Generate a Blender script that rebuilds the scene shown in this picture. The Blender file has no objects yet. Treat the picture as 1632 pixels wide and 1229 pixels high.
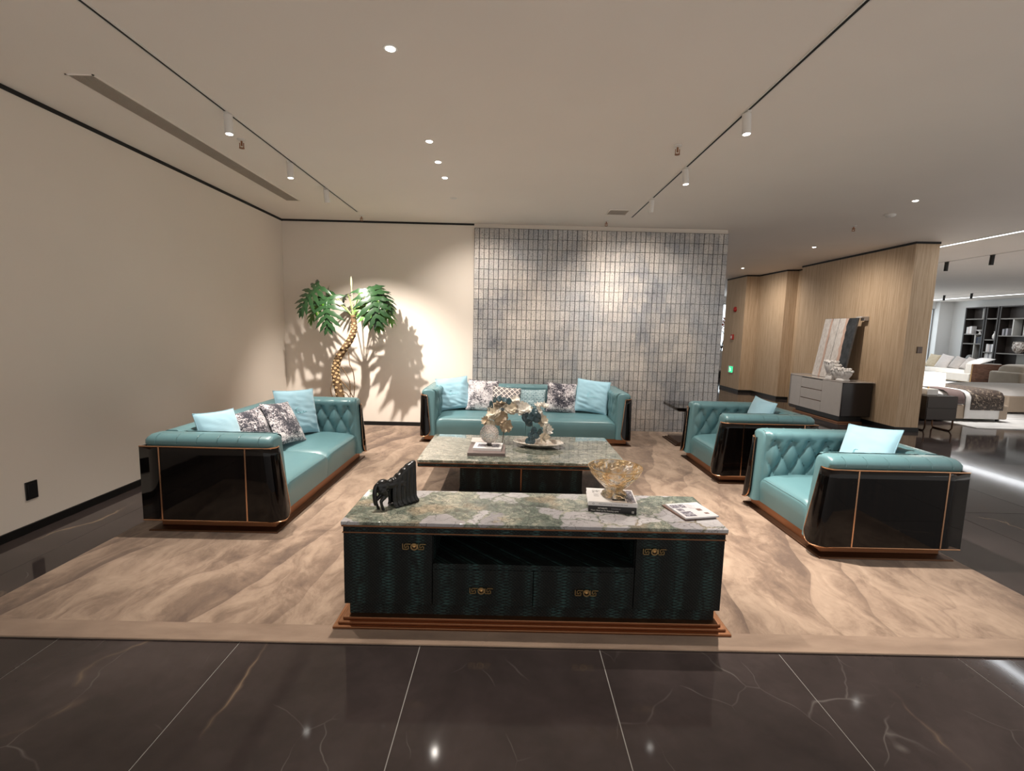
import bpy, math, random
from mathutils import Matrix, Vector, noise
PI = math.pi
rnd = random.Random(7)
scene = bpy.context.scene
COL = scene.collection

# ------------------------------------------------------------------ camera
F_PX, PITCH, ROLL, YAW = 765.2, 0.11735, -0.02421, 0.0055
cy_, sy_, cp_, sp_ = math.cos(YAW), math.sin(YAW), math.cos(PITCH), math.sin(PITCH)
fwd = Vector((sy_ * cp_, cy_ * cp_, -sp_)); rgt = Vector((cy_, -sy_, 0)); dwn = fwd.cross(rgt)
r2 = rgt * math.cos(ROLL) + dwn * math.sin(ROLL); d2 = -rgt * math.sin(ROLL) + dwn * math.cos(ROLL)
cam_d = bpy.data.cameras.new('camera'); cam = bpy.data.objects.new('camera', cam_d); COL.objects.link(cam)
cam_d.sensor_fit = 'HORIZONTAL'; cam_d.sensor_width = 36.0; cam_d.lens = F_PX * 36.0 / 1632.0
cam_d.clip_start = 0.05; cam_d.clip_end = 200
mw = Matrix(((r2.x, -d2.x, -fwd.x, 0), (r2.y, -d2.y, -fwd.y, 0), (r2.z, -d2.z, -fwd.z, 1.6), (0, 0, 0, 1)))
cam.matrix_world = mw
scene.camera = cam

# ------------------------------------------------------------------ world, exposure
world = bpy.data.worlds.new('world'); scene.world = world; world.use_nodes = True
bg = world.node_tree.nodes['Background']
bg.inputs[0].default_value = (1.0, 0.95, 0.90, 1); bg.inputs[1].default_value = 0.62
vs = scene.view_settings
vs.view_transform = 'Standard'; vs.look = 'None'; vs.gamma = 1.0; vs.use_curve_mapping = False; vs.exposure = 0.44
scene.cycles.use_adaptive_sampling = True; scene.cycles.adaptive_threshold = 0.02
scene.cycles.transmission_bounces = 8; scene.cycles.max_bounces = 10
WARM = (1.0, 0.91, 0.82); NEUT = (1.0, 0.95, 0.9)
SPOT = 245.0      # watts of one ceiling spot
def area_light(name, loc, sx, sy, power, color, rot=(0, 0, 0)):
    d = bpy.data.lights.new(name, 'AREA'); d.shape = 'RECTANGLE'; d.size = sx; d.size_y = sy; d.energy = power; d.color = color
    o = bpy.data.objects.new(name, d); COL.objects.link(o); o.location = loc; o.rotation_euler = rot
    return o
# the linear ceiling lights of the neighbouring hall (the luminous strips themselves are built below)
area_light('hall_strip_light', (7.42, 3.5, 3.17), 0.06, 9.5, 22, (0.92, 0.96, 1.0))
area_light('hall_strip_light', (17.3, 15.0, 3.17), 0.1, 10, 60, (0.95, 0.97, 1.0))

# ------------------------------------------------------------------ mesh helpers
class MB:
    def __init__(s): s.v = []; s.f = []
    def add(s, vs_, fs_):
        b = len(s.v); s.v += [tuple(p) for p in vs_]; s.f += [tuple(i + b for i in f) for f in fs_]; return s
    def box(s, x0, x1, y0, y1, z0, z1):
        return s.add([(x0, y0, z0), (x1, y0, z0), (x1, y1, z0), (x0, y1, z0), (x0, y0, z1), (x1, y0, z1), (x1, y1, z1), (x0, y1, z1)],
                     [(0, 3, 2, 1), (4, 5, 6, 7), (0, 1, 5, 4), (1, 2, 6, 5), (2, 3, 7, 6), (3, 0, 4, 7)])
    def frustum(s, b, t):   # b,t = (x0,x1,y0,y1,z)
        return s.add([(b[0], b[2], b[4]), (b[1], b[2], b[4]), (b[1], b[3], b[4]), (b[0], b[3], b[4]),
                      (t[0], t[2], t[4]), (t[1], t[2], t[4]), (t[1], t[3], t[4]), (t[0], t[3], t[4])],
                     [(0, 3, 2, 1), (4, 5, 6, 7), (0, 1, 5, 4), (1, 2, 6, 5), (2, 3, 7, 6), (3, 0, 4, 7)])
    def loft(s, secs, closed=True, caps=True):
        n = len(secs[0]); b = len(s.v)
        for sec in secs: s.v += [tuple(p) for p in sec]
        m = n if closed else n - 1
        for i in range(len(secs) - 1):
            for j in range(m):
                a = b + i * n + j; c = b + i * n + (j + 1) % n
                s.f.append((a, c, c + n, a + n))
        if caps and closed:
            s.f.append(tuple(b + j for j in reversed(range(n)))); e = b + (len(secs) - 1) * n
            s.f.append(tuple(e + j for j in range(n)))
        return s
    def tube(s, pts, r, n=8, caps=True):
        pts = [Vector(p) for p in pts]; secs = []; up = None
        for i, p in enumerate(pts):
            t = (pts[min(i + 1, len(pts) - 1)] - pts[max(i - 1, 0)])
            if t.length < 1e-9: t = Vector((0, 0, 1))
            t.normalize()
            if up is None:
                up = Vector((0, 0, 1)) if abs(t.z) < .9 else Vector((1, 0, 0))
            a = t.cross(up)
            if a.length < 1e-6: a = t.cross(Vector((0, 1, 0)))
            a.normalize(); c = a.cross(t).normalized(); up = c
            rr = r[i] if isinstance(r, (list, tuple)) else r
            secs.append([p + (a * math.cos(k * 2 * PI / n) + c * math.sin(k * 2 * PI / n)) * rr for k in range(n)])
        return s.loft(secs, True, caps)
    def lathe(s, prof, n=24, c=(0, 0, 0), sx=1, sy=1, ring=False):
        if ring: prof = list(prof) + [prof[0]]
        secs = [[(c[0] + r * sx * math.cos(k * 2 * PI / n), c[1] + r * sy * math.sin(k * 2 * PI / n), c[2] + z) for k in range(n)] for r, z in prof]
        return s.loft(secs, True, not ring)
    def cyl(s, c, r, h, n=16, r2_=None):
        return s.lathe([(r, 0), (r if r2_ is None else r2_, h)], n, c)
    def ball(s, c, rx, ry, rz, nu=12, nv=8):
        secs = [[(c[0] + rx * max(math.sin(PI * i / nv), .02) * math.cos(2 * PI * j / nu), c[1] + ry * max(math.sin(PI * i / nv), .02) * math.sin(2 * PI * j / nu),
                  c[2] - rz * math.cos(PI * i / nv)) for j in range(nu)] for i in range(nv + 1)]
        return s.loft(secs, True, True)
    def grid(s, fn, nu, nv):
        b = len(s.v)
        for i in range(nu + 1):
            for j in range(nv + 1): s.v.append(tuple(fn(i / nu, j / nv)))
        for i in range(nu):
            for j in range(nv):
                a = b + i * (nv + 1) + j
                s.f.append((a, a + nv + 1, a + nv + 2, a + 1))
        return s
    def prism(s, poly, ax, a0, a1):
        def P(p, a): return (a, p[0], p[1]) if ax == 'x' else (p[0], a, p[1]) if ax == 'y' else (p[0], p[1], a)
        return s.loft([[P(p, a0) for p in poly], [P(p, a1) for p in poly]])
    def xf(s, m):
        s.v = [tuple(m @ Vector(p)) for p in s.v]; return s
    def mesh(s, name, mat=None, smooth=True, ang=40):
        me = bpy.data.meshes.new(name); me.from_pydata(s.v, [], s.f); me.validate(); me.update()
        import bmesh
        bm = bmesh.new(); bm.from_mesh(me); bmesh.ops.recalc_face_normals(bm, faces=bm.faces[:]); bm.to_mesh(me); bm.free()
        if smooth:
            me.polygons.foreach_set('use_smooth', [True] * len(me.polygons))
            me.set_sharp_from_angle(angle=math.radians(ang))
        if mat is not None: me.materials.append(mat)
        return me
    def build(s, name, mat, parent=None, loc=None, rot=None, smooth=True, bevel=0, seg=2, solid=0, ang=40, label=None):
        o = bpy.data.objects.new(name, s.mesh(name, mat, smooth, ang)); COL.objects.link(o)
        if parent is not None: o.parent = parent
        if loc is not None: o.location = loc
        if rot is not None: o.rotation_euler = rot
        if solid:
            m = o.modifiers.new('solid', 'SOLIDIFY'); m.thickness = solid; m.offset = -1
        if bevel:
            m = o.modifiers.new('bevel', 'BEVEL'); m.width = bevel; m.segments = seg; m.limit_method = 'ANGLE'; m.angle_limit = math.radians(35)
        if label: o['label'] = label
        return o
def tag(o, label, cat, group=None):
    o['label'] = label; o['category'] = cat
    if group: o['group'] = group
    return o
def thing(name, label, cat, loc=(0, 0, 0), rz=0, group=None, rot=None):
    o = bpy.data.objects.new(name, None); COL.objects.link(o); o.empty_display_size = .1
    o.location = loc; o.rotation_euler = rot if rot else (0, 0, rz)
    return tag(o, label, cat, group)
def struct(o): o['kind'] = 'structure'; return o
def copy_tree(o, parent=None):
    c = o.copy(); COL.objects.link(c); c.parent = parent
    for ch in list(o.children): copy_tree(ch, c)
    return c
def inst(name, me, parent, loc, rot=(0, 0, 0)):
    o = bpy.data.objects.new(name, me); COL.objects.link(o); o.parent = parent; o.location = loc; o.rotation_euler = rot; return o
def text_mesh(txt, size, mat, depth=0.0004):
    cu = bpy.data.curves.new('txt', 'FONT'); cu.body = txt; cu.size = size; cu.extrude = depth; cu.align_x = 'LEFT'; cu.align_y = 'CENTER'; cu.resolution_u = 2
    ob = bpy.data.objects.new('txt', cu); COL.objects.link(ob)
    dg = bpy.context.evaluated_depsgraph_get(); me = bpy.data.meshes.new_from_object(ob.evaluated_get(dg)); me.name = 'lettering'
    bpy.data.objects.remove(ob); bpy.data.curves.remove(cu)
    me.materials.clear(); me.materials.append(mat)
    return me

# ------------------------------------------------------------------ material helpers
class NT:
    def __init__(s, name):
        s.m = bpy.data.materials.new(name); s.m.use_nodes = True; s.t = s.m.node_tree; s.b = s.t.nodes['Principled BSDF']
    def n(s, typ, ins=None, **at):
        nd = s.t.nodes.new(typ)
        for k, v in at.items(): setattr(nd, k, v)
        for k, v in (ins or {}).items():
            if isinstance(v, bpy.types.NodeSocket): s.t.links.new(v, nd.inputs[k])
            else: nd.inputs[k].default_value = v
        return nd
    def pos(s): return s.n('ShaderNodeNewGeometry').outputs['Position']
    def obj(s): return s.n('ShaderNodeTexCoord').outputs['Object']
    def map(s, v, scale=(1, 1, 1), rot=(0, 0, 0), loc=(0, 0, 0)):
        return s.n('ShaderNodeMapping', {0: v, 1: loc, 2: rot, 3: scale}).outputs[0]
    def noise(s, v, scale, detail=3, rough=.55, dist=0):
        return s.n('ShaderNodeTexNoise', {'Vector': v, 'Scale': scale, 'Detail': detail, 'Roughness': rough, 'Distortion': dist}).outputs
    def vor(s, v, scale, feature='F1', rand=1.0):
        return s.n('ShaderNodeTexVoronoi', {'Vector': v, 'Scale': scale, 'Randomness': rand}, feature=feature).outputs
    def math(s, op, a, b=0.0, c=0.0, clamp=False):
        nd = s.n('ShaderNodeMath', {0: a, 1: b, 2: c}, operation=op); nd.use_clamp = clamp; return nd.outputs[0]
    def vmath(s, op, a, b=(0, 0, 0)):
        return s.n('ShaderNodeVectorMath', {0: a, 1: b}, operation=op).outputs[0]
    def ramp(s, fac, stops, interp='LINEAR'):
        nd = s.n('ShaderNodeValToRGB', {0: fac}); cr = nd.color_ramp; cr.interpolation = interp
        while len(cr.elements) < len(stops): cr.elements.new(.5)
        for e, (p, c) in zip(cr.elements, stops):
            e.position = p; e.color = (*c, 1) if isinstance(c, (tuple, list)) else (c, c, c, 1)
        return nd.outputs[0]
    def mix(s, fac, a, b, mode='MIX'):
        def c4(x): return (*x, 1) if isinstance(x, tuple) and len(x) == 3 else x
        return s.n('ShaderNodeMix', {0: fac, 6: c4(a), 7: c4(b)}, data_type='RGBA', blend_type=mode).outputs[2]
    def sep(s, v): return s.n('ShaderNodeSeparateXYZ', {0: v}).outputs
    def comb(s, x=0., y=0., z=0.): return s.n('ShaderNodeCombineXYZ', {0: x, 1: y, 2: z}).outputs[0]
    def bump(s, h, strength=.3, dist=.01):
        s.set(Normal=s.n('ShaderNodeBump', {'Height': h, 'Strength': strength, 'Distance': dist}).outputs[0])
    def set(s, **kw):
        for k, v in kw.items():
            k = {'Base': 'Base Color', 'Rough': 'Roughness', 'Metal': 'Metallic', 'Coat': 'Coat Weight', 'CoatR': 'Coat Roughness', 'Sheen': 'Sheen Weight',
                 'Trans': 'Transmission Weight', 'Emit': 'Emission Color', 'EmitS': 'Emission Strength', 'Spec': 'Specular IOR Level'}.get(k, k)
            sk = s.b.inputs[k]
            if isinstance(v, bpy.types.NodeSocket): s.t.links.new(v, sk)
            elif isinstance(v, (tuple, list)) and len(v) == 3: sk.default_value = (*v, 1)
            else: sk.default_value = v
        return s
def flat(name, col, rough=.5, metal=0., **kw):
    """plain paint/metal with a faint procedural mottling of its own"""
    m = NT(name); f = m.noise(m.obj(), 9, 3)[0]
    lo = tuple(c * .93 for c in col); hi = tuple(min(c * 1.06, 1) for c in col)
    m.set(Base=m.mix(f, lo, hi), Rough=rough, Metal=metal, **kw); return m.m
def emit(name, col, s):
    m = NT(name); m.set(Base=(0, 0, 0), Emit=col, EmitS=s); return m.m

# ------------------------------------------------------------------ materials
def m_paint(name, col):
    m = NT(name); p = m.pos(); a = m.noise(p, 1.3, 2)[0]; b = m.noise(p, 260, 2)[0]
    m.set(Base=m.mix(a, tuple(c * .97 for c in col), tuple(c * 1.03 for c in col)), Rough=.75); m.bump(b, .06, .002); return m.m
M_WALL = m_paint('wall_paint', (.80, .72, .635))
M_CEIL = m_paint('ceiling_paint', (.89, .825, .765))
M_WHITEWALL = m_paint('white_wall_paint', (.72, .72, .71))
M_BLACK = flat('matt_black', (.006, .006, .006), .45)
M_GROUT = flat('floor_grout', (.30, .29, .27), .8)
def m_floor():
    m = NT('polished_dark_marble'); p = m.pos()
    w = m.n('ShaderNodeMix', {0: .28, 4: p, 5: m.noise(p, 1.1, 4)[1]}, data_type='VECTOR').outputs[1]
    cloud = m.noise(w, 1.2, 6, .62)[0]
    base = m.ramp(cloud, [(.25, (.015, .0118, .011)), (.5, (.042, .0325, .031)), (.68, (.072, .056, .053)), (.85, (.105, .083, .077))])
    st = m.map(w, (1.0, .55, 1), (0, 0, .6))
    e1 = m.vor(st, 1.15, 'DISTANCE_TO_EDGE')[0]; v1 = m.ramp(e1, [(0, .8), (.005, .2), (.012, 0.)])
    e2 = m.vor(m.map(w, (2.3, 1.2, 1), (0, 0, -.5)), 1.6, 'DISTANCE_TO_EDGE')[0]; v2 = m.ramp(e2, [(0, .7), (.006, 0.)])
    k = m.ramp(m.noise(p, 1.7, 3)[0], [(.45, 0.), (.62, 1.)])
    v1 = m.math('MULTIPLY', v1, k); v2 = m.math('MULTIPLY', v2, m.ramp(m.noise(p, 2.3, 2)[0], [(.5, 0.), (.66, .6)]))
    c = m.mix(v1, base, (.27, .19, .125)); c = m.mix(v2, c, (.22, .2, .185))
    m.set(Base=c, Rough=.07, **{'IOR': 1.43}); m.bump(m.noise(p, 2.2, 2)[0], .012, .01); return m.m
M_FLOOR = m_floor()
def m_rug():
    m = NT('rug_pile'); p = m.pos()
    w = m.n('ShaderNodeMix', {0: .16, 4: p, 5: m.noise(p, 2.6, 4)[1]}, data_type='VECTOR').outputs[1]
    q = m.sep(p)
    # long overlapping bands running back to front, each shaded toward one edge, as woven into the rug
    wob = m.noise(m.map(p, (.9, .55, 1)), 1.1, 3, .5)[0]
    u = m.math('ADD', m.math('MULTIPLY', m.math('SUBTRACT', q[0], m.math('MULTIPLY', q[1], .27)), 3.1), m.math('MULTIPLY', wob, 2.4))
    fr = m.math('FRACT', u); wn = m.n('ShaderNodeTexWhiteNoise', {'W': m.math('FLOOR', u)}, noise_dimensions='1D').outputs[0]
    seg = m.noise(m.comb(m.math('FLOOR', u), m.math('MULTIPLY', q[1], .55), 0.), 1.0, 1)[0]
    grad = m.math('MULTIPLY', m.math('POWER', fr, 1.6), m.ramp(seg, [(.38, 0.), (.62, 1.)]))
    blot = m.noise(m.map(w, (1.9, .9, 1), (0, 0, -.45)), 2.6, 7, .68, .9)[0]
    fineb = m.noise(m.map(w, (2, 1, 1), (0, 0, -.3)), 11, 5, .6, .5)[0]
    f = m.math('ADD', m.math('ADD', m.math('MULTIPLY', wn, .07), m.math('MULTIPLY', blot, .85)), m.math('MULTIPLY', m.math('SUBTRACT', fineb, .5), .22))
    f = m.math('SUBTRACT', m.math('ADD', f, .10), m.math('MULTIPLY', grad, .20))
    c = m.ramp(f, [(.34, (.105, .064, .042)), (.47, (.182, .119, .079)), (.58, (.278, .194, .135)), (.76, (.385, .282, .203))])
    edge = m.math('MINIMUM', fr, m.math('SUBTRACT', 1., fr)); line = m.ramp(edge, [(0, 1.), (.02, .3), (.045, 0.)])
    line = m.math('MULTIPLY', line, m.ramp(m.noise(p, 1.6, 2)[0], [(.40, .05), (.60, .55)]))
    c = m.mix(line, c, (.17, .11, .075))
    y = m.sep(p)[1]
    bord = m.math('LESS_THAN', y, 2.39)
    bc = m.ramp(m.noise(m.map(p, (1, 3, 1)), 3, 4)[0], [(.3, (.19, .125, .084)), (.7, (.29, .203, .143))])
    c = m.mix(bord, c, bc)
    pile = m.noise(p, 340, 2)[0]
    m.set(Base=c, Rough=.95, Sheen=.25); m.bump(m.math('ADD', m.math('MULTIPLY', pile, .4), m.math('MULTIPLY', line, -.8)), .35, .006); return m.m
M_RUG = m_rug()
def m_leather():
    m = NT('teal_leather'); o = m.obj()
    c = m.mix(m.noise(o, 3, 3)[0], (.098, .205, .226), (.12, .242, .264))
    m.set(Base=c, Rough=.36, Spec=.5, Coat=.08, CoatR=.3); m.bump(m.vor(o, 420)[0], .05, .001); return m.m
M_LEATHER = m_leather()
M_LEATHER_DARK = flat('teal_leather_button', (.035, .10, .10), .4)
def m_lacquer():
    m = NT('black_gloss_lacquer'); o = m.obj()
    g = m.noise(m.map(o, (14, 14, .5)), 6, 4)[0]
    m.set(Base=m.ramp(g, [(.4, (.0025, .002, .002)), (.75, (.008, .0055, .0045))]), Rough=.045, Spec=.32); return m.m
M_LACQ = m_lacquer()
def m_metal(name, c0, c1, rough=.28):
    m = NT(name); o = m.obj(); g = m.noise(m.map(o, (3, 3, 60)), 5, 3)[0]
    m.set(Base=m.mix(g, c0, c1), Metal=1.0, Rough=rough); return m.m
M_COPPER = m_metal('brushed_copper', (.30, .145, .075), (.36, .175, .095), .4)
M_BRONZE = m_metal('dark_bronze', (.10, .052, .03), (.135, .07, .042), .42)
M_GOLD = m_metal('rose_gold', (.70, .40, .24), (.78, .46, .28), .24)
M_BRASS = m_metal('aged_brass', (.72, .47, .20), (.80, .55, .26), .28)
M_CHROME = m_metal('satin_steel', (.55, .55, .55), (.65, .65, .65), .3)
def m_velvet(name, a, b):
    m = NT(name); o = m.obj()
    m.set(Base=m.mix(m.noise(o, 7, 4)[0], a, b), Rough=.8, Sheen=.5); m.bump(m.noise(o, 350, 2)[0], .1, .001); return m.m
M_TURQ = m_velvet('turquoise_velvet', (.29, .51, .62), (.345, .57, .675))
M_THREAD = flat('embroidery_thread', (.30, .60, .68), .5)
def m_speckle(name, seed, dark, thr):
    m = NT(name); o = m.map(m.obj(), (1, 1, 1), (0, 0, 0), (seed, seed * 2.1, seed * .7))
    big = m.noise(o, 5.5, 3, .5, .4)[0]; sm = m.noise(m.map(o, (1, 1, 1.25)), 48, 4, .62, 1.2)[0]
    f = m.math('ADD', m.math('MULTIPLY', big, .75), m.math('MULTIPLY', sm, 1.0))
    c = m.ramp(f, [(thr - .10, dark), (thr - .02, (.17, .155, .175)), (thr + .04, (.56, .52, .54)), (thr + .16, (.78, .74, .74))])
    m.set(Base=c, Rough=.75, Sheen=.2); return m.m
M_SPECK = m_speckle('speckled_fur_fabric', 1.3, (.018, .018, .032), .885)
M_SPECK2 = m_speckle('speckled_fur_fabric_pale', 4.1, (.05, .045, .055), .82)
def m_lattice():
    m = NT('lattice_weave_fabric'); o = m.map(m.obj(), (18, 18, 18), (0, PI / 4, 0))
    s = m.sep(o); a = m.math('PINGPONG', s[0], .5); b = m.math('PINGPONG', s[2], .5)
    ring = m.math('MINIMUM', a, b); g = m.math('LESS_THAN', ring, .14)
    dot = m.math('GREATER_THAN', m.math('MINIMUM', a, b), .36)
    c = m.mix(g, (.10, .095, .10), (.72, .66, .62)); c = m.mix(dot, c, (.30, .27, .27))
    m.set(Base=c, Rough=.8); return m.m
M_LATT = m_lattice()
def m_bluekey():
    m = NT('blue_grey_jacquard'); o = m.obj()
    br = m.n('ShaderNodeTexBrick', {'Vector': m.map(o, (1, 1, 1), (PI / 2, 0, 0)), 'Scale': 9.0, 'Mortar Size': .035, 'Color1': (.05, .11, .135, 1), 'Color2': (.16, .27, .30, 1), 'Mortar': (.42, .55, .58, 1)}).outputs[0]
    v = m.vor(o, 30, 'DISTANCE_TO_EDGE', .5)[0]; c = m.mix(m.math('LESS_THAN', v, .1), br, (.35, .47, .50))
    m.set(Base=c, Rough=.7); return m.m
M_BLUEKEY = m_bluekey()
def m_marble():
    m = NT('green_quartzite'); p = m.pos()
    w = m.n('ShaderNodeMix', {0: .10, 4: p, 5: m.noise(p, 5, 5)[1]}, data_type='VECTOR').outputs[1]
    w2 = m.n('ShaderNodeMix', {0: .06, 4: w, 5: m.noise(p, 18, 4)[1]}, data_type='VECTOR').outputs[1]
    g = m.noise(w2, 17, 7, .72, .6)[0]; h = m.noise(p, 3.1, 3, .5, .4)[0]
    base = m.ramp(m.math('ADD', m.math('MULTIPLY', g, .8), m.math('MULTIPLY', h, .3)), [(.40, (.05, .065, .05)), (.50, (.13, .155, .125)), (.58, (.24, .255, .205)), (.65, (.40, .385, .30)), (.76, (.56, .54, .47))])
    warm = m.ramp(m.noise(p, 4.5, 2)[0], [(.56, 0.), (.68, .55)]); base = m.mix(warm, base, m.mix(g, (.17, .10, .05), (.50, .37, .24)))
    big = m.vor(m.map(w2, (1, 1.2, 1)), 6.5); bc = m.n('ShaderNodeSeparateColor', {0: big[1]}).outputs
    eb = m.vor(m.map(w2, (1, 1.2, 1)), 6.5, 'DISTANCE_TO_EDGE')[0]
    pale = m.math('MULTIPLY', m.ramp(bc[0], [(.60, 0.), (.64, 1.)]), m.ramp(eb, [(.01, 0.), (.06, 1.)]))
    g3 = m.noise(w2, 9, 5, .6)[0]; pc = m.mix(bc[1], m.mix(g3, (.40, .38, .39), (.64, .62, .61)), m.mix(g3, (.20, .185, .20), (.40, .385, .39)))
    c = m.mix(pale, base, pc)
    e1 = m.vor(w2, 24, 'DISTANCE_TO_EDGE')[0]; e2 = m.vor(m.map(w2, (1, 1.4, 1), (0, 0, .5)), 11, 'DISTANCE_TO_EDGE')[0]
    c = m.mix(m.math('MULTIPLY', m.ramp(e1, [(0, .8), (.05, 0.)]), m.math('SUBTRACT', 1., m.math('MULTIPLY', pale, .8))), c, (.05, .055, .042))
    c = m.mix(m.ramp(e2, [(0, .75), (.022, 0.)]), c, (.055, .055, .05))
    m.set(Base=c, Rough=.06, Spec=.6, Coat=.3, CoatR=.03); return m.m
M_MARBLE = m_marble()
def m_marble_fine():
    m = NT('fine_green_quartzite'); p = m.pos()
    w = m.n('ShaderNodeMix', {0: .09, 4: p, 5: m.noise(p, 9, 5)[1]}, data_type='VECTOR').outputs[1]
    st = m.map(w, (1, 1.7, 1), (0, 0, .25))
    a = m.noise(st, 15, 6, .7, 1.0)[0]; b = m.noise(st, 4.5, 4, .6, .5)[0]
    c = m.ramp(m.math('ADD', m.math('MULTIPLY', a, .75), m.math('MULTIPLY', b, .4)), [(.38, (.035, .05, .042)), (.5, (.09, .11, .092)), (.58, (.18, .19, .155)), (.66, (.31, .295, .24)), (.78, (.52, .50, .44))])
    e = m.vor(st, 22, 'DISTANCE_TO_EDGE')[0]; c = m.mix(m.ramp(e, [(0, .8), (.06, 0.)]), c, (.045, .055, .042))
    m.set(Base=c, Rough=.06, Spec=.6, Coat=.3, CoatR=.03); return m.m
M_MARBLE2 = m_marble_fine()
def m_snake(name, gain=1.0):
    m = NT(name); o = m.obj(); s = m.sep(o); x = m.math('ADD', s[0], s[1]); z = s[2]
    ph = m.math('MULTIPLY', x, 2 * PI / .155)
    xw = m.math('SUBTRACT', x, m.math('MULTIPLY', m.math('SINE', ph), .0165))
    v = m.map(m.comb(xw, z, 0.), (50, 80, 1), (0, 0, PI / 4))
    e = m.vor(v, 1.0, 'DISTANCE_TO_EDGE', .28)[0]
    sc = m.ramp(e, [(.06, 0.), (.2, 1.)])
    band = m.math('MULTIPLY_ADD', m.math('COSINE', ph), .5, .5)
    mott = m.noise(m.map(o, (3, 3, 1)), 7, 4, .6, .8)[0]
    lum = m.math('MULTIPLY', m.math('POWER', band, 1.6), m.ramp(mott, [(.36, .08), (.6, 1.)]))
    col = m.mix(lum, (.011 * gain, .014 * gain, .013 * gain), (.036 * gain, .080 * gain, .076 * gain))
    c = m.mix(sc, (.0035, .004, .004), col)
    m.set(Base=c, Rough=m.ramp(sc, [(0, .6), (1, .4)]), Spec=.25); m.bump(sc, .5, .002); return m.m
M_SNAKE = m_snake('dark_teal_snakeskin', .85)
def m_tile():
    m = NT('silver_foil_tile'); p = m.pos(); s = m.sep(p)
    cell = m.comb(m.math('FLOOR', m.math('DIVIDE', m.math('ADD', s[0], .59), .0754)), 0., m.math('FLOOR', m.math('DIVIDE', m.math('SUBTRACT', 3.13, s[2]), .154)))
    wn = m.n('ShaderNodeTexWhiteNoise', {'Vector': cell}).outputs[0]
    patch = m.noise(m.map(p, (1, 1, .8)), 1.7, 4, .6, .4)[0]; fine = m.noise(p, 70, 5, .75)[0]; spark = m.noise(p, 240, 2)[0]
    f = m.math('ADD', m.math('ADD', m.math('MULTIPLY', patch, .95), m.math('MULTIPLY', wn, .10)), m.math('MULTIPLY', fine, .45))
    c = m.ramp(f, [(.48, (.16, .17, .19)), (.62, (.34, .34, .35)), (.76, (.52, .49, .46)), (.95, (.72, .66, .60))])
    hue = m.noise(p, .75, 2)[0]; c = m.mix(m.ramp(hue, [(.42, 0.), (.6, .55)]), c, m.mix(fine, (.22, .235, .26), (.66, .68, .71)))
    c = m.mix(m.ramp(fine, [(.36, .8), (.46, 0.)]), c, (.05, .055, .065))
    m.set(Base=c, Metal=.62, Rough=m.ramp(fine, [(.3, .55), (.7, .24)])); m.bump(m.math('ADD', fine, m.math('MULTIPLY', spark, .6)), .8, .005); return m.m
M_TILE = m_tile()
def m_veneer():
    m = NT('ribbed_beige_wallcovering'); p = m.pos()
    w = m.n('ShaderNodeMix', {0: .02, 4: p, 5: m.noise(p, 3, 2)[1]}, data_type='VECTOR').outputs[1]
    g = m.noise(m.map(w, (55, 55, 1.6)), 1.0, 4, .6)[0]; b = m.noise(p, .8, 2)[0]
    c = m.ramp(g, [(.3, (.41, .285, .175)), (.5, (.515, .375, .245)), (.7, (.60, .45, .31))])
    m.set(Base=c, Rough=.55, Spec=.35); m.bump(g, .35, .006); return m.m
M_VENEER = m_veneer()
M_WHITEPL = flat('white_plastic', (.78, .75, .71), .4)
M_LENS = emit('lit_lamp_lens', (1, .96, .9), 14)
M_STRIP = emit('lit_led_strip', (.9, .96, 1), 5)
M_SLOT = flat('black_track_and_gap', (.004, .004, .004), .6)

# ================================================================== structure
CEIL = 3.2
# floor: grout bed, polished tiles proud of it
floor = struct(MB().prism([(-3.6, .1), (1.6, .1), (4.2, 1.6), (12.0, 8.0), (19.0, 8.0), (19.0, 21.2), (-3.6, 21.2)], 'z', -.06, -.002).build('floor', M_GROUT, smooth=False))  # unseen parts left out so sky light from below reaches the ceiling
TW, TL, GAP = .907, 1.8, .0035
TX0, TY0 = .487 - 5 * TW, 4.3 - 4 * TL
tile_me = MB().frustum((GAP / 2, TW - GAP / 2, GAP / 2, TL - GAP / 2, -.004), (GAP / 2 + .0006, TW - GAP / 2 - .0006, GAP / 2 + .0006, TL - GAP / 2 - .0006, 0)).mesh('floor_tile', M_FLOOR, False)
rest = MB()
for i in range(26):
    for j in range(14):
        x = TX0 + i * TW; y = TY0 + j * TL
        if x > 18.95 or y > 21 or y + TL < .1 or x > 2.2 + 1.15 * (y + TL): continue
        if x < 9.5 and y < 12.0 and x > -4.4: inst('floor_tile', tile_me, floor, (x, y, 0))
        else: rest.box(x + GAP / 2, x + TW - GAP / 2, y + GAP / 2, y + TL - GAP / 2, -.004, 0)
o = rest.build('floor_tile_field', M_FLOOR, floor, smooth=False); o['kind'] = 'stuff'
# ceiling with slots cut by dark recessed tracks
ceil = struct(MB().box(-3.7, 19.0, -1.2, 21.2, CEIL, CEIL + .2).build('ceiling', M_CEIL, smooth=False))
# walls
wl = struct(MB().box(-3.77, -3.57, -1.2, 7.86, 0, CEIL).build('wall_left', M_WALL, smooth=False))
wb = struct(MB().box(-3.57, 3.33, 7.66, 7.86, 0, CEIL).build('wall_back', M_WALL, smooth=False))
struct(MB().box(-3.57, -3.555, -1.2, 7.66, 0, .062).build('baseboard_left', M_BLACK, smooth=False))
struct(MB().box(-3.555, -.60, 7.645, 7.66, 0, .062).build('baseboard_back', M_BLACK, smooth=False))
struct(MB().box(-3.57, -3.562, -1.2, 7.66, 3.168, CEIL).build('shadow_gap_1', M_SLOT, smooth=False))  # black strip in place of the shaded gap under the ceiling
struct(MB().box(-3.562, -.60, 7.652, 7.66, 3.172, CEIL).build('shadow_gap_2', M_SLOT, smooth=False))  # same painted shadow gap along the back wall
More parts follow.
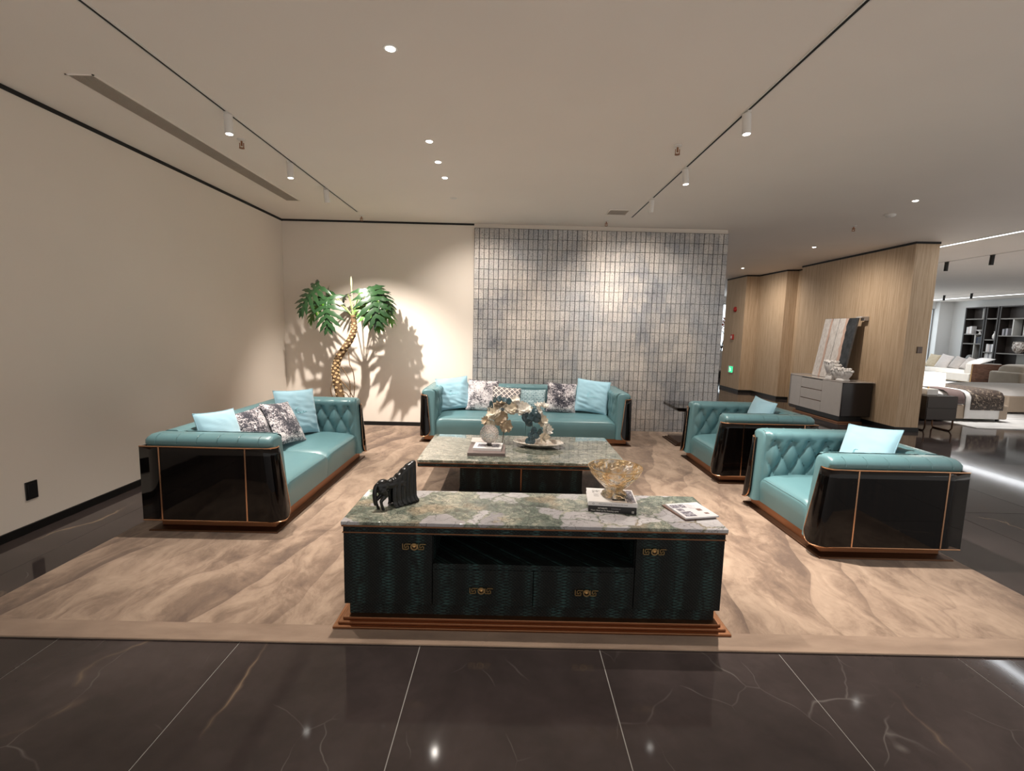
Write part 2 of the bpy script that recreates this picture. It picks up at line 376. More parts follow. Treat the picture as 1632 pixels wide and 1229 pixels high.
# feature wall clad with silver tiles
wc = struct(MB().box(-.592, 3.335, 7.63, 7.66, 0, 3.134).build('wall_center', flat('dark_tile_bed', (.03, .03, .033), .7), smooth=False))
CW, CH = .0754, .154
var = []
for k in range(7):
    r = random.Random(k); a = [r.uniform(0, .004) for _ in range(4)]; g = .0007; g2 = .0020
    b = MB(); z0, z1, x0, x1 = g, CH - g, g2, CW - g2; c = .0022
    b.add([(x0, 0, z0), (x1, 0, z0), (x1, 0, z1), (x0, 0, z1), (x0 + c, -.012 - a[0], z0 + c), (x1 - c, -.012 - a[1], z0 + c), (x1 - c, -.012 - a[2], z1 - c), (x0 + c, -.012 - a[3], z1 - c)],
          [(4, 5, 6, 7), (0, 1, 5, 4), (1, 2, 6, 5), (2, 3, 7, 6), (3, 0, 4, 7)])
    var.append(b)
var_me = [b.mesh('tile', M_TILE, False) for b in var]
field = MB(); cnt = 0
rt = random.Random(3)
for row in range(21):
    for c in range(52):
        x = -.59 + c * CW + (.0022 if c % 2 else -.0); z = 3.13 - (row + 1) * CH
        k = rt.randrange(7)
        if z < 0:
            field.add([(p[0] + x, p[1] + 7.631, max(p[2] + z, .004)) for p in var[k].v], var[k].f)
        elif row < 6 and cnt < 300:
            inst('tile', var_me[k], wc, (x, 7.631, z)); cnt += 1
        else:
            field.add([(p[0] + x, p[1] + 7.631, p[2] + z) for p in var[k].v], var[k].f)
o = field.build('tile_field', M_TILE, wc, smooth=False); o['kind'] = 'stuff'
# right-hand partition, stepped, covered in ribbed beige paper
def prism_wall(name, poly):
    o = struct(MB().prism(poly, 'z', 0.0, CEIL).build(name, M_VENEER, smooth=False)); return o
RW = [(6.70, 8.17), (7.08, 8.15), (7.08, 14.4), (6.36, 14.4), (6.36, 13.22), (6.69, 13.18), (6.74, 11.98), (6.98, 11.9), (6.98, 11.3), (6.70, 11.3)]
prism_wall('wall_right', RW)
def inset_strip(name, z0, z1, off, mat):
    pts = [RW[1], RW[0], RW[9], RW[8], RW[7], RW[6], RW[5], RW[4], RW[3]]
    b = MB()
    for p, q in zip(pts[:-1], pts[1:]):
        p, q = Vector((*p, 0)), Vector((*q, 0)); t = (q - p).normalized(); nrm = Vector((-t.y, t.x, 0))
        if nrm.dot(Vector((3, 5, 0)) - p) < 0: nrm = -nrm
        a0 = p - t * off; a1 = q + t * off
        if (a1 - a0).length < .02: continue
        b.loft([[a0 + Vector((0, 0, z0)), a0 + nrm * off + Vector((0, 0, z0)), a0 + nrm * off + Vector((0, 0, z1)), a0 + Vector((0, 0, z1))],
                [a1 + Vector((0, 0, z0)), a1 + nrm * off + Vector((0, 0, z0)), a1 + nrm * off + Vector((0, 0, z1)), a1 + Vector((0, 0, z1))]])
    return struct(b.build(name, mat, smooth=False))
inset_strip('baseboard_right', 0, .07, .012, M_BLACK)
inset_strip('shadow_gap_3', 3.165, CEIL, .008, M_SLOT)  # painted shadow gap along the top of the partition
# far hall: end wall with windows, side wall behind the bookcases
struct(MB().box(18.9, 19.0, -1.2, 21.2, 0, CEIL).build('wall_far_right', M_WHITEWALL, smooth=False))  # unseen near stretch added to block the sky in floor reflections
wf = struct(MB().box(3.0, 9.0, 20.9, 21.2, 0, CEIL).box(9.0, 18.9, 20.9, 21.2, 2.9, CEIL).box(18.3, 18.9, 20.7, 21.2, 0, CEIL).box(9.0, 18.3, 20.9, 21.2, 0, .25).build('wall_far', M_WHITEWALL, smooth=False))
M_DAY = emit('daylit_glass', (.86, .95, 1.0), 1.5)
M_FRAME = flat('grey_window_frame', (.25, .25, .25), .5)
for i in range(5):
    x0 = 9.0 + i * 1.86
    w = struct(MB().box(x0 + .05, x0 + 1.81, 21.0, 21.03, .3, 2.86).build('window_%d' % (i + 1), M_DAY, smooth=False))
    fr = MB()
    for a in (x0, x0 + 1.81): fr.box(a, a + .05, 20.96, 21.04, .25, 2.9)
    fr.box(x0 + .05, x0 + 1.81, 20.96, 21.04, .25, .3).box(x0 + .05, x0 + 1.81, 20.96, 21.04, 2.86, 2.9).build('window_frame', M_FRAME, w, smooth=False)
w = struct(MB().box(6.9, 9.0, 20.85, 20.89, .3, 2.75).build('window_6', M_DAY, smooth=False))
MB().box(6.84, 6.9, 20.82, 20.9, .25, 2.8).box(6.9, 9.0, 20.82, 20.9, 2.75, 2.8).box(6.9, 9.0, 20.82, 20.9, .25, .3).build('window_frame', M_FRAME, w, smooth=False)

# rugs
rug = MB().box(-2.875, 3.265, 2.25, 7.60, 0.0005, .012).build('area_rug', M_RUG, bevel=.005)
tag(rug, 'huge beige and brown area rug with marbled swirls under the teal seating', 'rug')
def m_greyrug():
    m = NT('pale_grey_rug'); p = m.pos()
    m.set(Base=m.ramp(m.noise(m.map(p, (.6, 2, 1)), 3, 5)[0], [(.3, (.42, .43, .44)), (.7, (.66, .66, .65))]), Rough=.95); m.bump(m.noise(p, 200, 2)[0], .3, .004); return m.m
M_GREYRUG = m_greyrug()
tag(MB().prism([(8.55, 8.6), (11.6, 8.35), (14.4, 10.6), (14.4, 12.4), (8.55, 12.4)], 'z', .0005, .012).build('bedroom_rug', M_GREYRUG, smooth=False), 'pale grey rug spread under the brown-throw bed', 'rug')
tag(MB().box(13.6, 17.0, 15.9, 20.0, .0005, .012).build('lounge_rug', M_GREYRUG, smooth=False), 'pale blue-grey rug before the cream tufted sofa', 'rug')

# ------------------------------------------------------------------ ceiling fittings
def spot(parent, loc, target, power, size=78, blend=.9, col=WARM, rad=.025):
    d = bpy.data.lights.new('spot_beam', 'SPOT'); d.energy = power; d.color = col; d.spot_size = math.radians(size); d.spot_blend = blend; d.shadow_soft_size = rad
    o = bpy.data.objects.new('spot_beam', d); COL.objects.link(o); o.location = loc
    o.rotation_euler = (Vector(target) - Vector(loc)).to_track_quat('-Z', 'Y').to_euler()
    if parent is not None:
        o.parent = parent; o.matrix_parent_inverse = (Matrix.Translation(parent.location) @ parent.rotation_euler.to_matrix().to_4x4()).inverted()
    return o
def track(name, x, y0, y1, label, slot_mat=M_SLOT, w=.027):
    t = thing(name, label, 'track', (x, y0, CEIL))
    MB().box(-w / 2, w / 2, 0, y1 - y0, -.004, .0).build('slot', slot_mat, t, smooth=False)
    for s in (-1, 1):
        MB().box(s * w / 2 - .004, s * w / 2 + .004, 0, y1 - y0, -.006, .0).build('lip', M_WHITEPL, t, smooth=False)
    return t
track('lighting_track', -2.215, -1.1, 7.06, 'black recessed lighting track in the ceiling along the left wall')
track('lighting_track', 1.665, -1.1, 6.98, 'black recessed lighting track in the ceiling over the armchairs')
def head(x, y, target, label, power, lit=True, col=WARM, size=78, body=None, grp=None, r=.031, h=.145):
    d = (Vector(target) - Vector((x, y, CEIL - .08))).normalized()
    t = thing('track_spotlight', label, 'spotlight', (x, y, CEIL), group=grp)
    body = body or M_WHITEPL
    MB().box(-.012, .012, -.045, .045, -.014, 0).build('adapter', body, t)
    # tilt of the can is limited, as on the real heads
    tilt = Vector((d.x * .45, d.y * .45, -1)).normalized()
    q = Vector((0, 0, -1)).rotation_difference(tilt).to_matrix().to_4x4()
    MB().lathe([(r * .3, 0), (r * .95, -.002), (r, -.006), (r, -h), (r * .86, -h), (r * .86, -h + .012)], 20).xf(Matrix.Translation((0, 0, -.012)) @ q).build('can', body, t)
    MB().lathe([(r * .84, -h + .006), (.001, -h + .006)], 20).xf(Matrix.Translation((0, 0, -.012)) @ q).build('lens', M_LENS if lit else M_WHITEPL, t)
    if power:
        tip = Vector((x, y, CEIL - .012)) + tilt * (h + .01)
        spot(t, tip, target, power, size, 1.0, col=col)
    return t
HG = 'white track spotlights'
head(-2.22, 3.93, (-1.9, 3.7, 0), 'white cylindrical track spotlight nearest the camera on the left track', SPOT * 1.0, grp=HG)
head(-2.24, 5.02, (-2.0, 4.9, 0), 'white cylindrical track spotlight second along the left track', SPOT * .9, grp=HG)
head(-2.23, 5.93, (-2.0, 7.5, .0), 'white track spotlight tilted at the plant, farthest on the left track', SPOT * 2.3, size=84, grp=HG, lit=False)
head(1.672, 3.68, (2.0, 3.3, 0), 'white cylindrical track spotlight nearest the camera on the right track', SPOT * 2.3, grp=HG)
head(1.668, 4.90, (2.3, 4.6, 0), 'white cylindrical track spotlight second along the right track', SPOT * .9, grp=HG)
head(1.662, 6.0, (2.0, 7.66, .8), 'white track spotlight tilted toward the silver tiles, farthest on the right track', SPOT * .65, size=115, grp=HG)
def downlight(x, y, label, power, target=None, size=85, grp='recessed ceiling downlights', on=True, col=WARM):
    t = thing('downlight', label, 'downlight', (x, y, CEIL), group=grp)
    MB().lathe([(.029, -.003), (.041, -.003), (.043, 0), (.027, 0)], 24, ring=True).build('trim_ring', M_WHITEPL, t)
    MB().lathe([(.027, -.0025), (.024, -.006), (.001, -.008)], 20).build('lens', M_LENS if on else M_WHITEPL, t)
    if power: spot(t, (x, y, CEIL - .02), target or (x, y + .0, 0), power, size, 1.0)
    return t
downlight(-.737, 3.0, 'bright recessed downlight nearest the camera in the central row', SPOT * .9, (-.3, 2.7, 0))
downlight(-.745, 4.39, 'recessed downlight second from the camera in the central row', SPOT * .8, (0, 4.5, 0))
downlight(-.747, 4.91, 'recessed downlight in the middle of the central row', SPOT * .45, (-.8, 4.6, 0))
downlight(-.748, 5.40, 'recessed downlight fourth from the camera in the central row', SPOT * .5, (.3, 6.6, 0.3))
downlight(-.75, 6.22, 'recessed downlight farthest from the camera in the central row', SPOT * .5, (-.1, 7.66, .6), on=False, size=110)
downlight(4.69, 5.81, 'small recessed downlight in the ceiling over the right aisle', SPOT * .5, (4.9, 6.2, 0), on=True)
downlight(5.45, 8.9, 'small recessed downlight before the beige sideboard wall', SPOT * .45, (6.3, 9.2, .0), size=150)
downlight(5.6, 11.9, 'far recessed downlight before the stepped beige wall', SPOT * .45, (6.5, 12.3, .0), size=150)
# long grille
g = thing('linear_air_grille', 'long narrow slatted air grille in the ceiling near the left wall', 'vent', (-2.885, 3.4, CEIL))
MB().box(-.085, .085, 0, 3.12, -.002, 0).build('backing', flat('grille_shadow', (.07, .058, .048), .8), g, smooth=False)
MB().box(-.095, -.083, -.01, 3.13, -.006, 0).box(.083, .095, -.01, 3.13, -.006, 0).box(-.095, .095, -.01, .0, -.006, 0).box(-.095, .095, 3.12, 3.13, -.006, 0).build('frame', M_CEIL, g, smooth=False)
sl = MB().box(-.0036, .0036, 0, 3.12, -.007, -.001).mesh('slat', flat('grille_paint', (.46, .40, .34), .6), False)
for i in range(10): inst('slat', sl, g, (-.0745 + i * .0166, 0, 0))
g = thing('square_air_vent', 'small square air vent in the ceiling before the tiled wall', 'vent', (1.41, 6.72, CEIL))
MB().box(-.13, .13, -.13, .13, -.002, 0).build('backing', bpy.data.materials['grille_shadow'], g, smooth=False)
MB().box(-.14, -.125, -.14, .14, -.006, 0).box(.125, .14, -.14, .14, -.006, 0).box(-.125, .125, -.14, -.125, -.006, 0).box(-.125, .125, .125, .14, -.006, 0).build('frame', M_CEIL, g, smooth=False)
sl = MB().box(-.125, .125, -.005, .005, -.006, -.001).mesh('slat', bpy.data.materials['grille_paint'], False)
for i in range(9): inst('slat', sl, g, (0, -.1 + i * .025, 0))
tag(MB().lathe([(.06, 0), (.06, -.012), (.045, -.03), (.02, -.036), (.001, -.037)], 20).build('smoke_detector', M_WHITEPL, loc=(4.92, 6.47, CEIL)), 'round white smoke detector on the ceiling over the right aisle', 'detector')
def sprinkler(x, y, label):
    t = thing('sprinkler', label, 'sprinkler', (x, y, CEIL), group='ceiling fire sprinklers')
    MB().lathe([(.036, 0), (.036, -.006), (.018, -.014), (.001, -.015)], 16).build('escutcheon', M_WHITEPL, t)
    MB().cyl((0, 0, -.055), .008, .045, 8).box(-.02, -.014, -.003, .003, -.07, -.03).box(.014, .02, -.003, .003, -.07, -.03).build('frame', M_COPPER, t)
    MB().cyl((0, 0, -.076), .022, .004, 14).build('deflector', M_COPPER, t)
sprinkler(-2.41, 4.46, 'brass fire sprinkler between the long grille and the left track')
sprinkler(1.40, 4.34, 'brass fire sprinkler just left of the right lighting track')
sprinkler(-2.23, 7.30, 'brass fire sprinkler above the tall plant by the back wall')
sprinkler(1.36, 7.24, 'brass fire sprinkler beside the square vent at the tiled wall')
sprinkler(4.93, 7.16, 'brass fire sprinkler on the ceiling before the beige partition')
sprinkler(4.6, 10.6, 'brass fire sprinkler far back before the stepped beige wall')
# hall ceiling: luminous strips, black track with black heads
def strip(x, y0, y1, w, label):
    t = thing('ceiling_light_strip', label, 'light', (x, y0, CEIL))
    MB().box(-w / 2, w / 2, 0, y1 - y0, -.008, -.001).build('diffuser', M_STRIP, t, smooth=False)
    MB().box(-w / 2 - .01, -w / 2, 0, y1 - y0, -.01, 0).box(w / 2, w / 2 + .01, 0, y1 - y0, -.01, 0).build('frame', M_WHITEPL, t, smooth=False)
strip(7.42, -1.1, 9.9, .06, 'long glowing white light strip in the ceiling beside the beige partition')
strip(17.3, 10.5, 20.6, .10, 'glowing cove light strip above the dark bookcases')
track('lighting_track', 9.0, 4.0, 18.0, 'thin black lighting track over the bed area', w=.02)
track('lighting_track', 15.8, 8.0, 19.0, 'thin black lighting track near the bookcases', w=.02)
BG = 'black track spotlights in the far hall'
for (x, y, l) in ((9.0, 10.15, 'black cylindrical track spotlight over the bed, beside the partition edge'), (9.0, 9.2, 'black cylindrical track spotlight over the bed, nearer the right edge'),
                  (15.8, 17.75, 'small black track spotlight before the bookcases, near the window'), (15.8, 16.7, 'small black track spotlight before the bookcases, right one')):
    head(x, y, (x + .3, y + .6, 0), l, 300 if x < 10 else 240, col=NEUT, body=M_BLACK, grp=BG, r=.035, h=.18)
# wall plates
t = thing('wall_socket', 'black square socket plate low on the left wall', 'socket', (-3.57, 3.495, .313))
MB().box(0, .010, -.045, .045, -.068, .068).build('plate', M_BLACK, t, bevel=.003)
MB().box(.010, .012, -.03, .03, -.05, .05).build('insert', flat('socket_insert', (.015, .015, .016), .3), t, bevel=.001)
t = thing('wall_switch', 'small grey-brown switch plate on the end of the beige partition', 'switch', (6.95, 8.157, 1.41))
MB().box(-.045, .045, -.012, 0, -.055, .055).build('plate', flat('bronze_plate', (.12, .085, .065), .4), t, bevel=.003)
MB().box(-.035, -.002, -.015, -.012, -.042, .042).box(.002, .035, -.015, -.012, -.042, .042).build('rocker', flat('bronze_rocker', (.16, .115, .09), .35), t)
M_RED = flat('alarm_red', (.42, .02, .015), .35)
t = thing('fire_alarm', 'round red fire alarm high on the stepped beige pillar', 'alarm', (6.36, 13.75, 2.3), rot=(0, -PI / 2, 0))
MB().lathe([(.075, 0), (.075, .02), (.06, .045), (.02, .06), (.001, .062)], 18).build('bell', M_RED, t)
t = thing('call_point', 'red fire call point with white centre on the beige pillar', 'alarm', (6.36, 13.8, 1.52))
MB().box(-.04, 0, -.07, .07, -.075, .075).build('housing', M_RED, t, bevel=.006)
MB().box(-.045, -.04, -.035, .035, -.04, .035).build('button', M_WHITEPL, t)
t = thing('exit_sign', 'small glowing green exit sign low on the beige pillar', 'sign', (6.36, 13.75, .60))
MB().box(-.02, 0, -.16, .16, -.10, .10).build('housing', M_CHROME, t, bevel=.004)
MB().box(-.024, -.02, -.14, .08, -.085, .085).build('panel', emit('exit_green', (.03, .75, .25), 1.2), t, smooth=False)
fig = MB().ball((-.026, .03, .05), .003, .018, .018, 8, 6).tube([(-.026, .02, .03), (-.026, -.01, -.01)], .014, 6).tube([(-.026, -.01, -.01), (-.026, .02, -.05)], .009, 6).tube([(-.026, -.01, -.01), (-.026, -.05, -.04)], .009, 6).tube([(-.026, .02, .025), (-.026, -.04, .02)], .007, 6)
fig.build('running_figure', emit('exit_white', (.8, 1, .85), 1.0), t)

# ================================================================== tufted seating
RT = .0122   # top of the rug
D_SEAT, ZB, ZT, ARMT = 1.05, .085, .655, .738
AW = .21     # arm thickness
def front_y(z): return .055 * max(0., min(1., (z - ZB) / (ZT - ZB)))
def tuft(u, w, a=.15, b=.28):
    """height of a deep-buttoned surface; u along, w below the upper button row"""
    if w <= 0:
        d = abs(math.sin(PI * u / a)); k = max(0., 1 + w / .11)
        return .55 + .45 * (d ** .5) * k + .45 * (1 - k)
    p = u / a + w / b; q = u / a - w / b
    s1 = abs(math.sin(PI * p)); s2 = abs(math.sin(PI * q))
    return (s1 ** .42) * (s2 ** .42)
def tuft_panel(L, name, parent, mat, place, zlo, fade=False):
    """place(u, z, h) -> point; u in 0..L. The top rolls over onto the arm."""
    nu = max(24, int(L / .0125)); n = max(1, round(L / .15)); a = L / n; z1 = .655
    rows = []
    zz = [zlo + (ARMT - .045 - zlo) * i / 30 for i in range(31)]
    m = MB()
    def fn(s, t):
        i = t * 36
        u = s * L
        fd = min(1, (u / .05)) if fade else 1.0; fd = fd * fd * (3 - 2 * fd)
        if i <= 30:
            z = zz[int(i)]; h = .040 * tuft(u - a / 2, z1 - z, a) * fd
            return place(u, z, h, 0)
        k = (i - 30) / 6 * PI / 2
        h = .040 * tuft(u - a / 2, z1 - zz[-1], a) * fd
        return place(u, ARMT - .045 + .043 * math.sin(k), h, .06 * (1 - math.cos(k)))
    m.grid(fn, nu, 36)
    o = m.build(name, mat, parent, ang=60)
    b = MB()
    for i in range(n):
        c = Vector(place(a / 2 + i * a, z1, .006, 0)); b.ball(c, .0095, .0095, .0095, 8, 6)
    for i in range(n - 1):
        c = Vector(place(a + i * a, z1 - .14, .006, 0)); b.ball(c, .0095, .0095, .0095, 8, 6)
    b.build('tufting_buttons', M_LEATHER_DARK, o)['kind'] = 'stuff'
    return o
def seating(name, label, cat, W, loc, rz, ncush, group):
    t = thing(name, label, cat, (loc[0], loc[1], RT), rz, group)
    D = D_SEAT; hw = W / 2
    # stepped metal plinth
    MB().frustum((-hw - .015, hw + .015, .035, D - .04, 0), (-hw - .012, hw + .012, .04, D - .045, .012)).frustum((-hw + .0, hw - .0, .05, D - .06, .012), (-hw + .05, hw - .05, .08, D - .10, .024)).build('base_plate', M_BRONZE, t, bevel=.002)
    MB().box(-hw + .05, hw - .05, .08, D - .10, .024, ZB + .004).build('plinth_band', M_COPPER, t, bevel=.003)
    for s in (-1, 1):
        X = lambda v: s * (hw - v)     # v = inward distance from the outer face
        # lacquered shell wrapping the arm front
        NZ, R, RC = 14, .075, .10
        rows = []
        for i in range(NZ + 1):
            tt = i / NZ; z = ZB + (ZT - ZB) * (tt ** 1.5 if tt < .5 else tt ** 1.5)
            y0 = front_y(z); ret = .155 - .062 * (z - ZB) / (ZT - ZB)
            rr = z - ZB
            cut = 0
            if rr < RC: cut = RC - math.sqrt(max(0, RC * RC - (RC - rr) ** 2))
            path = [(0, D - .004 - k * (D - .004 - y0 - R) / 6) for k in range(7)]
            path += [(R - R * math.cos(k * PI / 16), y0 + R - R * math.sin(k * PI / 16)) for k in range(1, 9)]
            path += [(R + (ret - R) * k / 4, y0 + .006 * k / 4) for k in range(1, 5)]
            # shorten the path from the front by `cut`
            ln = [0]
            for a, b in zip(path[:-1], path[1:]): ln.append(ln[-1] + math.hypot(b[0] - a[0], b[1] - a[1]))
            tot = ln[-1] - cut * 1.0
            res = []
            base_n = 7; flat_l = ln[6]
            targ = [flat_l * k / 6 for k in range(7)] + [flat_l + (tot - flat_l) * k / 12 for k in range(1, 13)]
            for q in targ:
                k = 0
                while k < len(ln) - 2 and ln[k + 1] < q: k += 1
                f = (q - ln[k]) / max(1e-9, ln[k + 1] - ln[k]); a, b = path[k], path[k + 1]
                res.append((X(a[0] + (b[0] - a[0]) * f), a[1] + (b[1] - a[1]) * f, z))
            rows.append(res)
        sh = MB(); sh.loft(rows, closed=False, caps=False)
        shell = sh.build('side_panel', M_LACQ, t, ang=60); md = shell.modifiers.new('solid', 'SOLIDIFY'); md.thickness = .02; md.offset = 0
        edge = [Vector(r[-1]) for r in rows]
        top = [Vector(p) for p in rows[-1]]; bot = [Vector(p) for p in rows[0]]
        cen = Vector((X(.12), .5, .4))
        def push(p, k=.008): v = Vector((s, 0, 0)) if p.y > .2 else Vector((s * .5, -.85, 0)); return p + v.normalized() * k
        MB().tube([push(p) for p in top] + [push(p) for p in reversed(edge[:-1])] + [push(p) for p in reversed(bot[:-1])], .0055, 6).build('edge_trim', M_GOLD, shell)
        for yy in (.26, .90):
            MB().box(X(-.0125), X(.0), yy - .005, yy + .005, ZB + .004, ZT - .004).build('inlay_strip', M_GOLD, shell, smooth=False)
        # padded arm body
        def sect(y, ins):
            i = ins; P = []
            prof = [(AW - i, ZB + .01), (AW - i, .60), (AW - .004 - i, ARMT - .05), (AW - .02 - i, ARMT - .018 - i * .6), (AW - .055 - i * .6, ARMT - i), (.07 + i * .6, ARMT - i), (.03 + i, ARMT - .014 - i * .6), (.008 + i, ARMT - .042), (.006 + i, ZT + .012), (.02 + i, ZT + .003), (.026 + i, ZT - .02), (.028 + i, ZB + .01)]
            for v, z in prof:
                P.append((X(v), y + front_y(z) * (1 if y < .5 else 0) * (1 - min(1, y / .5)) , z))
            return P
        secs = [sect(.020, .03), sect(.026, .014), sect(.044, .004), sect(.075, 0), sect(.5, 0), sect(D - .075, 0), sect(D - .045, .006), sect(D - .028, .02)]
        arm = MB().loft(secs).build('arm', M_LEATHER, t, ang=65)
        n = 6 if W < 3 else 6
        st = MB()
        for k in range(n):
            y = .17 + k * (D - .27) / (n - 1) * .98
            st.tube([(X(.10), y, ARMT + .001), (X(.05), y, ARMT - .002), (X(.022), y, ARMT - .015), (X(.004), y, ARMT - .042), (X(.003), y, ZT + .02)], .0018, 5)
        st.build('stitching', M_LEATHER, arm)['kind'] = 'stuff'
        tuft_panel(D - .20 - .085, 'arm_tufting', t, M_LEATHER, lambda u, z, h, b: (X(AW - .002 + h - b), .085 + u, z), .30, True)
    # back
    W2 = W - 2 * AW
    prof = [(D - AW, ZB + .01), (D - AW, .6), (D - AW + .004, ARMT - .05), (D - AW + .02, ARMT - .018), (D - AW + .055, ARMT), (D - .08, ARMT), (D - .05, ARMT - .014), (D - .03, ARMT - .042), (D - .03, ZB + .01)]
    MB().prism(prof, 'x', -hw + AW - .02, hw - AW + .02).build('backrest', M_LEATHER, t, ang=65)
    tuft_panel(W2, 'back_tufting', t, M_LEATHER, lambda u, z, h, b: (-W2 / 2 + u, D - AW - h + b, z), .32)
    MB().box(-hw + .01, hw - .01, D - .026, D - .002, ZB, ZT).build('back_panel', M_LACQ, t, bevel=.004)
    # seat cushions
    cw = W2 / ncush
    for k in range(ncush):
        x0 = -W2 / 2 + k * cw + .002; x1 = x0 + cw - .004
        prof = [(.075, ZB + .006, 0), (.062, .20, .3), (.058, .285, .6), (.066, .312, .8), (.09, .335, 1), (.16, .352, 1), (.35, .366, 1), (.60, .364, 1), (.80, .35, 1), (D - AW + .0, .335, 1), (D - AW + .0, ZB + .006, 0)]
        nx = 22; secs = []
        for i in range(nx + 1):
            a = i / nx
            a = .5 - .5 * math.cos(PI * a)
            x = x0 + (x1 - x0) * a; e = min(a, 1 - a) * (x1 - x0)
            dr = max(0., 1 - e / .09) ** 2
            secs.append([(x, y + dr * .012 * wt, z - dr * .032 * wt) for y, z, wt in prof])
        c = MB().loft(secs).build('seat_cushion', M_LEATHER, t, ang=50)
        MB().tube([(x, y - .001, z - .001) for (x, y, z) in [s_[3] for s_ in secs]], .0022, 5).build('piping', M_LEATHER, c)
    return t
SG = 'teal tufted sofas and armchairs'
seating('loveseat', 'teal leather tufted loveseat with black gloss sides along the left wall', 'sofa', 2.19, (-1.70, 4.605), PI / 2, 2, SG)
seating('sofa', 'long teal leather tufted sofa in front of the silver tiled wall', 'sofa', 2.92, (.24, 6.50), 0, 2, SG)
seating('armchair', 'teal tufted armchair with black gloss side, nearest the camera', 'armchair', 1.12, (2.22, 3.85), -PI / 2, 1, SG)
seating('armchair', 'teal tufted armchair farther back beside the small side table', 'armchair', 1.12, (2.22, 5.53), -PI / 2, 1, SG)

# ------------------------------------------------------------------ cushions
SCRIPT = [[(-.075, -.01), (-.06, .03), (-.05, .045), (-.055, .01), (-.06, -.02), (-.045, -.01), (-.04, .01), (-.035, -.01), (-.025, -.01), (-.015, .008), (-.005, -.01), (.005, .008), (.0, -.012), (.02, -.008), (.03, .01), (.04, -.01), (.055, .006), (.075, .002)],
          [(-.07, .035), (-.045, .052), (-.02, .05)]]
def pillow(mat, label, c, yaw, lean, roll, size, thick=.13, sz=None, script=None, seed=0, wr=.006, group=None):
    sz = sz or size; hx, hz = size / 2, sz / 2
    t = thing('cushion', label, 'cushion', group=group)
    R = Matrix.Rotation(math.radians(yaw), 4, 'Z') @ Matrix.Rotation(-math.radians(lean), 4, 'X') @ Matrix.Rotation(math.radians(roll), 4, 'Y')
    t.location = c; t.rotation_euler = R.to_euler()
    n = 30; m = MB()
    def pt(s, tt, side):
        u, v = 2 * s - 1, 2 * tt - 1
        pin = 1 - .055 * (1 - abs(v) ** 2.2) * abs(u) ** 3; pin2 = 1 - .055 * (1 - abs(u) ** 2.2) * abs(v) ** 3
        x = u * hx * pin; z = v * hz * pin2
        e = (1 - abs(u) ** 2.6) * (1 - abs(v) ** 2.6)
        y = thick / 2 * max(0, e) ** .55
        nn = noise.noise(Vector((u * 1.6 + seed, v * 1.6 - v * abs(u), side * 3 + seed))) * wr * 1.8 + noise.noise(Vector((u * 2.2 + seed * 3, v * 7 + u * 2, seed))) * wr * (1.2 - v * .5)
        y += nn * min(1, e * 3)
        return (x, side * y, z)
    m.grid(lambda s, tt: pt(s, tt, -1), n, n); m.grid(lambda s, tt: pt(s, tt, 1), n, n)
    cov = m.build('cover', mat, t, ang=80)
    ring = [pt(k / 40, 0, -1) for k in range(40)] + [pt(1, k / 40, -1) for k in range(40)] + [pt(1 - k / 40, 1, -1) for k in range(40)] + [pt(0, 1 - k / 40, -1) for k in range(41)]
    MB().tube(ring, .0035, 6).build('seam_piping', mat, cov)
    if script:
        e = MB(); sc = script
        for st in SCRIPT:
            pts = []
            for (a, b), (a2, b2) in zip(st[:-1], st[1:]):
                for k in range(3): pts.append((a + (a2 - a) * k / 3, b + (b2 - b) * k / 3))
            pts.append(st[-1])
            pts = [(a * sc, b * sc - .01) for a, b in pts]
            e.tube([(a, pt(a / size + .5, b / sz + .5, -1)[1] - .001, b) for a, b in pts], .0028, 5)
        e.build('embroidery', M_THREAD, cov)
    return t
CG = 'turquoise velvet cushions'; SGp = 'speckled cushions'
pillow(M_TURQ, 'turquoise velvet cushion at the near end of the loveseat', (-2.43, 4.0, .625), 84, 18, 4, .47, seed=1, wr=.004, group=CG)
pillow(M_SPECK, 'black and white speckled cushion beside the near turquoise one on the loveseat', (-2.40, 4.46, .585), 78, 22, -4, .42, seed=2, group=SGp)
pillow(M_SPECK, 'black and white speckled cushion in front, leaning in the middle of the loveseat', (-2.28, 4.80, .60), 84, 30, 6, .45, seed=3, group=SGp)
pillow(M_TURQ, 'turquoise embroidered cushion at the far end of the loveseat', (-2.33, 5.22, .635), 62, 15, 3, .50, script=1, seed=4, wr=.009, group=CG)
pillow(M_TURQ, 'turquoise embroidered cushion at the left end of the long sofa', (-.835, 7.10, .625), 14, 14, -6, .48, script=1, seed=5, wr=.011, group=CG)
pillow(M_SPECK2, 'pale grey speckled cushion beside the left turquoise cushion on the long sofa', (-.40, 7.14, .60), 0, 15, 3, .46, seed=6, group=SGp)
pillow(M_LATT, 'beige and black lattice patterned cushion left of the long sofa\'s middle', (-.045, 7.06, .555), 4, 22, 5, .42, sz=.38, seed=7)
pillow(M_BLUEKEY, 'blue-grey geometric patterned cushion in the middle of the long sofa', (.33, 7.15, .535), 0, 16, 0, .46, sz=.34, seed=8)
pillow(M_SPECK, 'black and white speckled cushion near the right end of the long sofa', (.78, 7.12, .595), 0, 14, 3, .44, seed=9, group=SGp)
pillow(M_TURQ, 'turquoise embroidered cushion at the right end of the long sofa', (1.235, 7.08, .63), -12, 14, 5, .49, script=1, seed=10, wr=.010, group=CG)
pillow(M_TURQ, 'turquoise velvet cushion in the nearest armchair', (2.90, 3.80, .645), -84, 20, -6, .50, script=.8, seed=11, wr=.004, group=CG)
pillow(M_TURQ, 'turquoise velvet cushion in the farther armchair', (2.92, 5.53, .63), -88, 17, 3, .47, script=.8, seed=12, wr=.004, group=CG)

